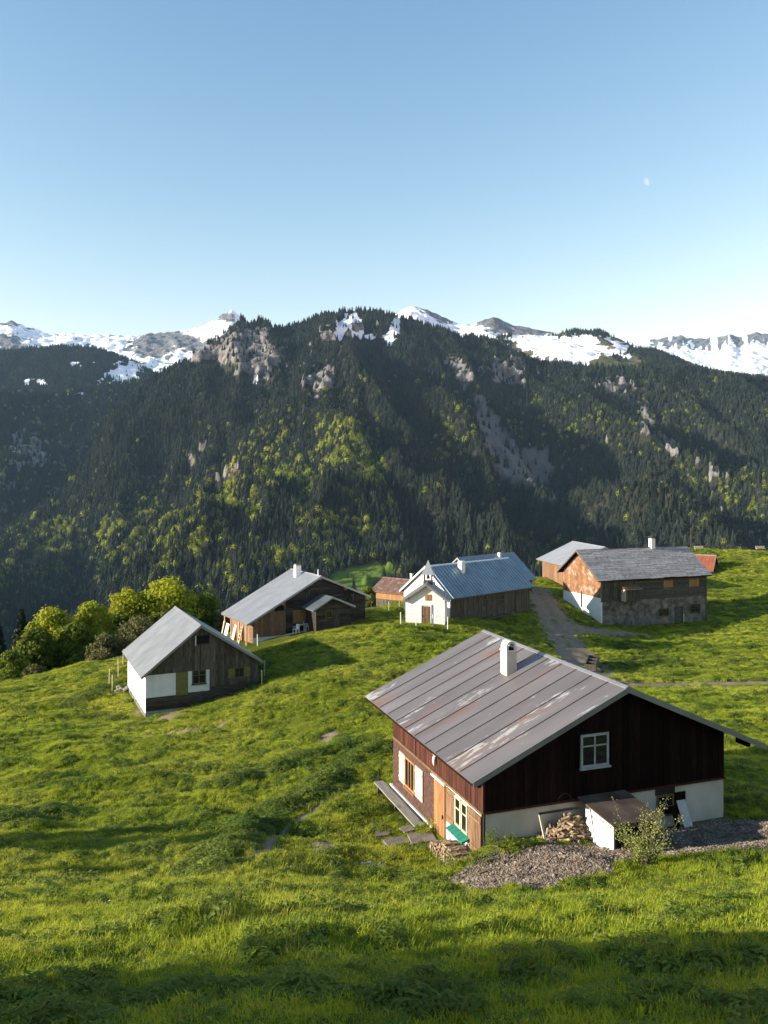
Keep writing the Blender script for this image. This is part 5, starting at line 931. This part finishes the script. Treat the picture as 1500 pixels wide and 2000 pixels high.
protos = [(tuft(1, 46, .15, .17, .0045), GM), (tuft(2, 40, .2, .15, .005, .7), GM), (tuft(3, 60, .11, .2, .004), GM), (tuft(4, 34, .3, .12, .005, .45), GM), (herb(5, 44, .14, .17, .045), GH), (herb(6, 60, .26, .22, .055), GH), (tuft(7, 12, .34, .1, .0028, .3), GD), (herb(8, 9, .2, .14, .018), material('yellow_petals', (.75, .55, .03), (.85, .7, .08), 3, .6)), (herb(9, 8, .22, .14, .015), material('white_petals', (.75, .75, .72), (.85, .85, .82), 3, .6))]
px_, sc_, ix_, rt_ = [], [], [], []
for (d0, d1, rho, base) in ((6.2, 13, 75, .95), (13, 22, 46, 1.1), (22, 36, 36, 1.2), (36, 60, 27, 1.3), (60, 100, 14, 1.6), (100, 175, 5, 2.3)):
    hw = .53; n = int(rho * (hw * (d1 ** 2 - d0 ** 2) + 5 * (d1 - d0))); Y = np.sqrt(RNG.uniform(d0 ** 2, d1 ** 2, n)); X = RNG.uniform(-1, 1, n) * (hw * Y + 2.5)
    ok = (dirt_mask(X, Y) < RNG.uniform(.25, .7, n)) & (gravel_mask(X, Y) < .5) & ((flatmask(X, Y) > .02) | (Y > 200)); X, Y = X[ok], Y[ok]; n = len(X)
    lush = fbm(X / 2.4 + 9, Y / 2.0 + 3, 3); big = fbm(X / 8, Y / 6, 2); r = RNG.random(n); i = np.where(r < .36, 0, np.where(r < .6, 2, np.where(r < .8, 1, np.where(r < .9, 4, 2))))
    i = np.where((lush > .25) & (RNG.random(n) < .65), np.where(RNG.random(n) < .5, 5, 4), i); i = np.where((lush + big > .35) & (RNG.random(n) < .3), 3, i); dst = np.minimum.reduce([dist_poly(X, Y, pl) for pl in STREAKS]); i = np.where((dst < .9) & (RNG.random(n) < .75), 5, i); i = np.where(RNG.random(n) < (.03 if d0 < 30 else .012), 6, i)
    i = np.where((RNG.random(n) < .012) & (big > -.1) & (Y < 40), np.where(RNG.random(n) < .6, 7, 8), i); s = base * RNG.uniform(.75, 1.25, n); tall = np.clip(.8 + .55 * lush + .35 * big, .45, 1.7); hz = s ** .55 * tall * (.72 if d0 > 20 else .9)
    px_.append(np.c_[X, Y, h(X, Y)]); sc_.append(np.c_[s, s, hz]); ix_.append(i); rt_.append(np.c_[RNG.normal(scale=.12, size=(n, 2)), RNG.random(n) * 6.283])
px_ = np.vstack(px_); print('grass tufts', len(px_)); scatter('grass', px_, np.vstack(rt_), np.vstack(sc_), np.concatenate(ix_), protos)
# gravel stones
mn, mx_ = GRAVEL.min(0), GRAVEL.max(0); n = 120000; X = RNG.uniform(mn[0] - .3, mx_[0] + .3, n); Y = RNG.uniform(mn[1] - .3, mx_[1] + .3, n); ok = (gravel_mask(X, Y) > .5) & (flatmask(X, Y) > 0); f_ = CH.F; du = (X - f_.o[0]) * f_.u[0] + (Y - f_.o[1]) * f_.u[1]; dv = (X - f_.o[0]) * f_.v[0] + (Y - f_.o[1]) * f_.v[1]
ok = (gravel_mask(X, Y) > .5) & ~((du > -.05) & (du < 10.9) & (dv > -.03)); X, Y = X[ok], Y[ok]; n = len(X); s = RNG.gamma(2.2, .015, n) + .02
GS = material('gravel_stones', (.115, .086, .062), (.26, .2, .148), 2, .95, rnd=.55, coord='World'); gp = []
for k in range(4): me = rockmesh(30 + k); me.materials.clear(); gp.append((me, GS))
scatter('gravel', np.c_[X, Y, h(X, Y) + .005], RNG.random((n, 3)) * 6, np.c_[s, s, s * .8], RNG.integers(0, 4, n), gp)

# ------------------------------------------------------------------ half moon and haze
D = 30000; p = P(1265, 354.5, D); R = 7.2 / F * D; m = MB(); N_ = 24; sd_ = -sd; e1 = Vector((-.8, 0, -.6 * .55)).normalized()   # lit side: to the left and a little down
vw = Vector(p).normalized(); ax = (e1 - vw * e1.dot(vw)).normalized(); up = vw.cross(ax).normalized()
rows_ = []
for i in range(N_ + 1):
    th = -math.pi / 2 + math.pi * i / N_; row = []
    for k in range(9): ph = math.pi * .62 * k / 8; row.append(tuple(Vector(p) + (up * math.sin(th) + (ax * math.cos(ph) - vw * math.sin(ph)) * math.cos(th)) * R))
    rows_.append(row)
m.v = [q for r_ in rows_ for q in r_]; m.f = [(i * 9 + k, i * 9 + k + 1, (i + 1) * 9 + k + 1, (i + 1) * 9 + k) for i in range(N_) for k in range(8)]
mm = bpy.data.materials.new('moonlight'); mm.use_nodes = True; T = mm.node_tree; T.nodes.remove(T.nodes['Principled BSDF']); e_ = nd(mm, 'ShaderNodeEmission'); tr_ = nd(mm, 'ShaderNodeBsdfTransparent'); mx2 = nd(mm, 'ShaderNodeMixShader'); e_.inputs[0].default_value = (.95, .97, 1, 1); e_.inputs[1].default_value = .5
nz_ = nd(mm, 'ShaderNodeTexNoise'); nz_.inputs['Scale'].default_value = .012; pp = nd(mm, 'ShaderNodeNewGeometry'); T.links.new(pp.outputs['Position'], nz_.inputs[0]); T.links.new(nz_.outputs[0], mx2.inputs[0]); T.links.new(tr_.outputs[0], mx2.inputs[1]); T.links.new(e_.outputs[0], mx2.inputs[2]); T.links.new(mx2.outputs[0], T.nodes['Material Output'].inputs[0])
mo = m.build('moon', mm, None, True); tag(mo, 'pale half moon in the clear blue sky', 'moon')
hz_ = MB().box(-9000, 9000, -60, 9400, -330, 1750).build('haze', None); hz_['kind'] = 'stuff'
hm = bpy.data.materials.new('haze'); hm.use_nodes = True; T = hm.node_tree; T.nodes.remove(T.nodes['Principled BSDF']); pv = nd(hm, 'ShaderNodeVolumePrincipled'); pv.inputs['Color'].default_value = (.42, .7, 1, 1); pv.inputs['Density'].default_value = 2.2e-5; pv.inputs['Anisotropy'].default_value = .1
T.links.new(pv.outputs[0], T.nodes['Material Output'].inputs['Volume']); hz_.data.materials.append(hm)
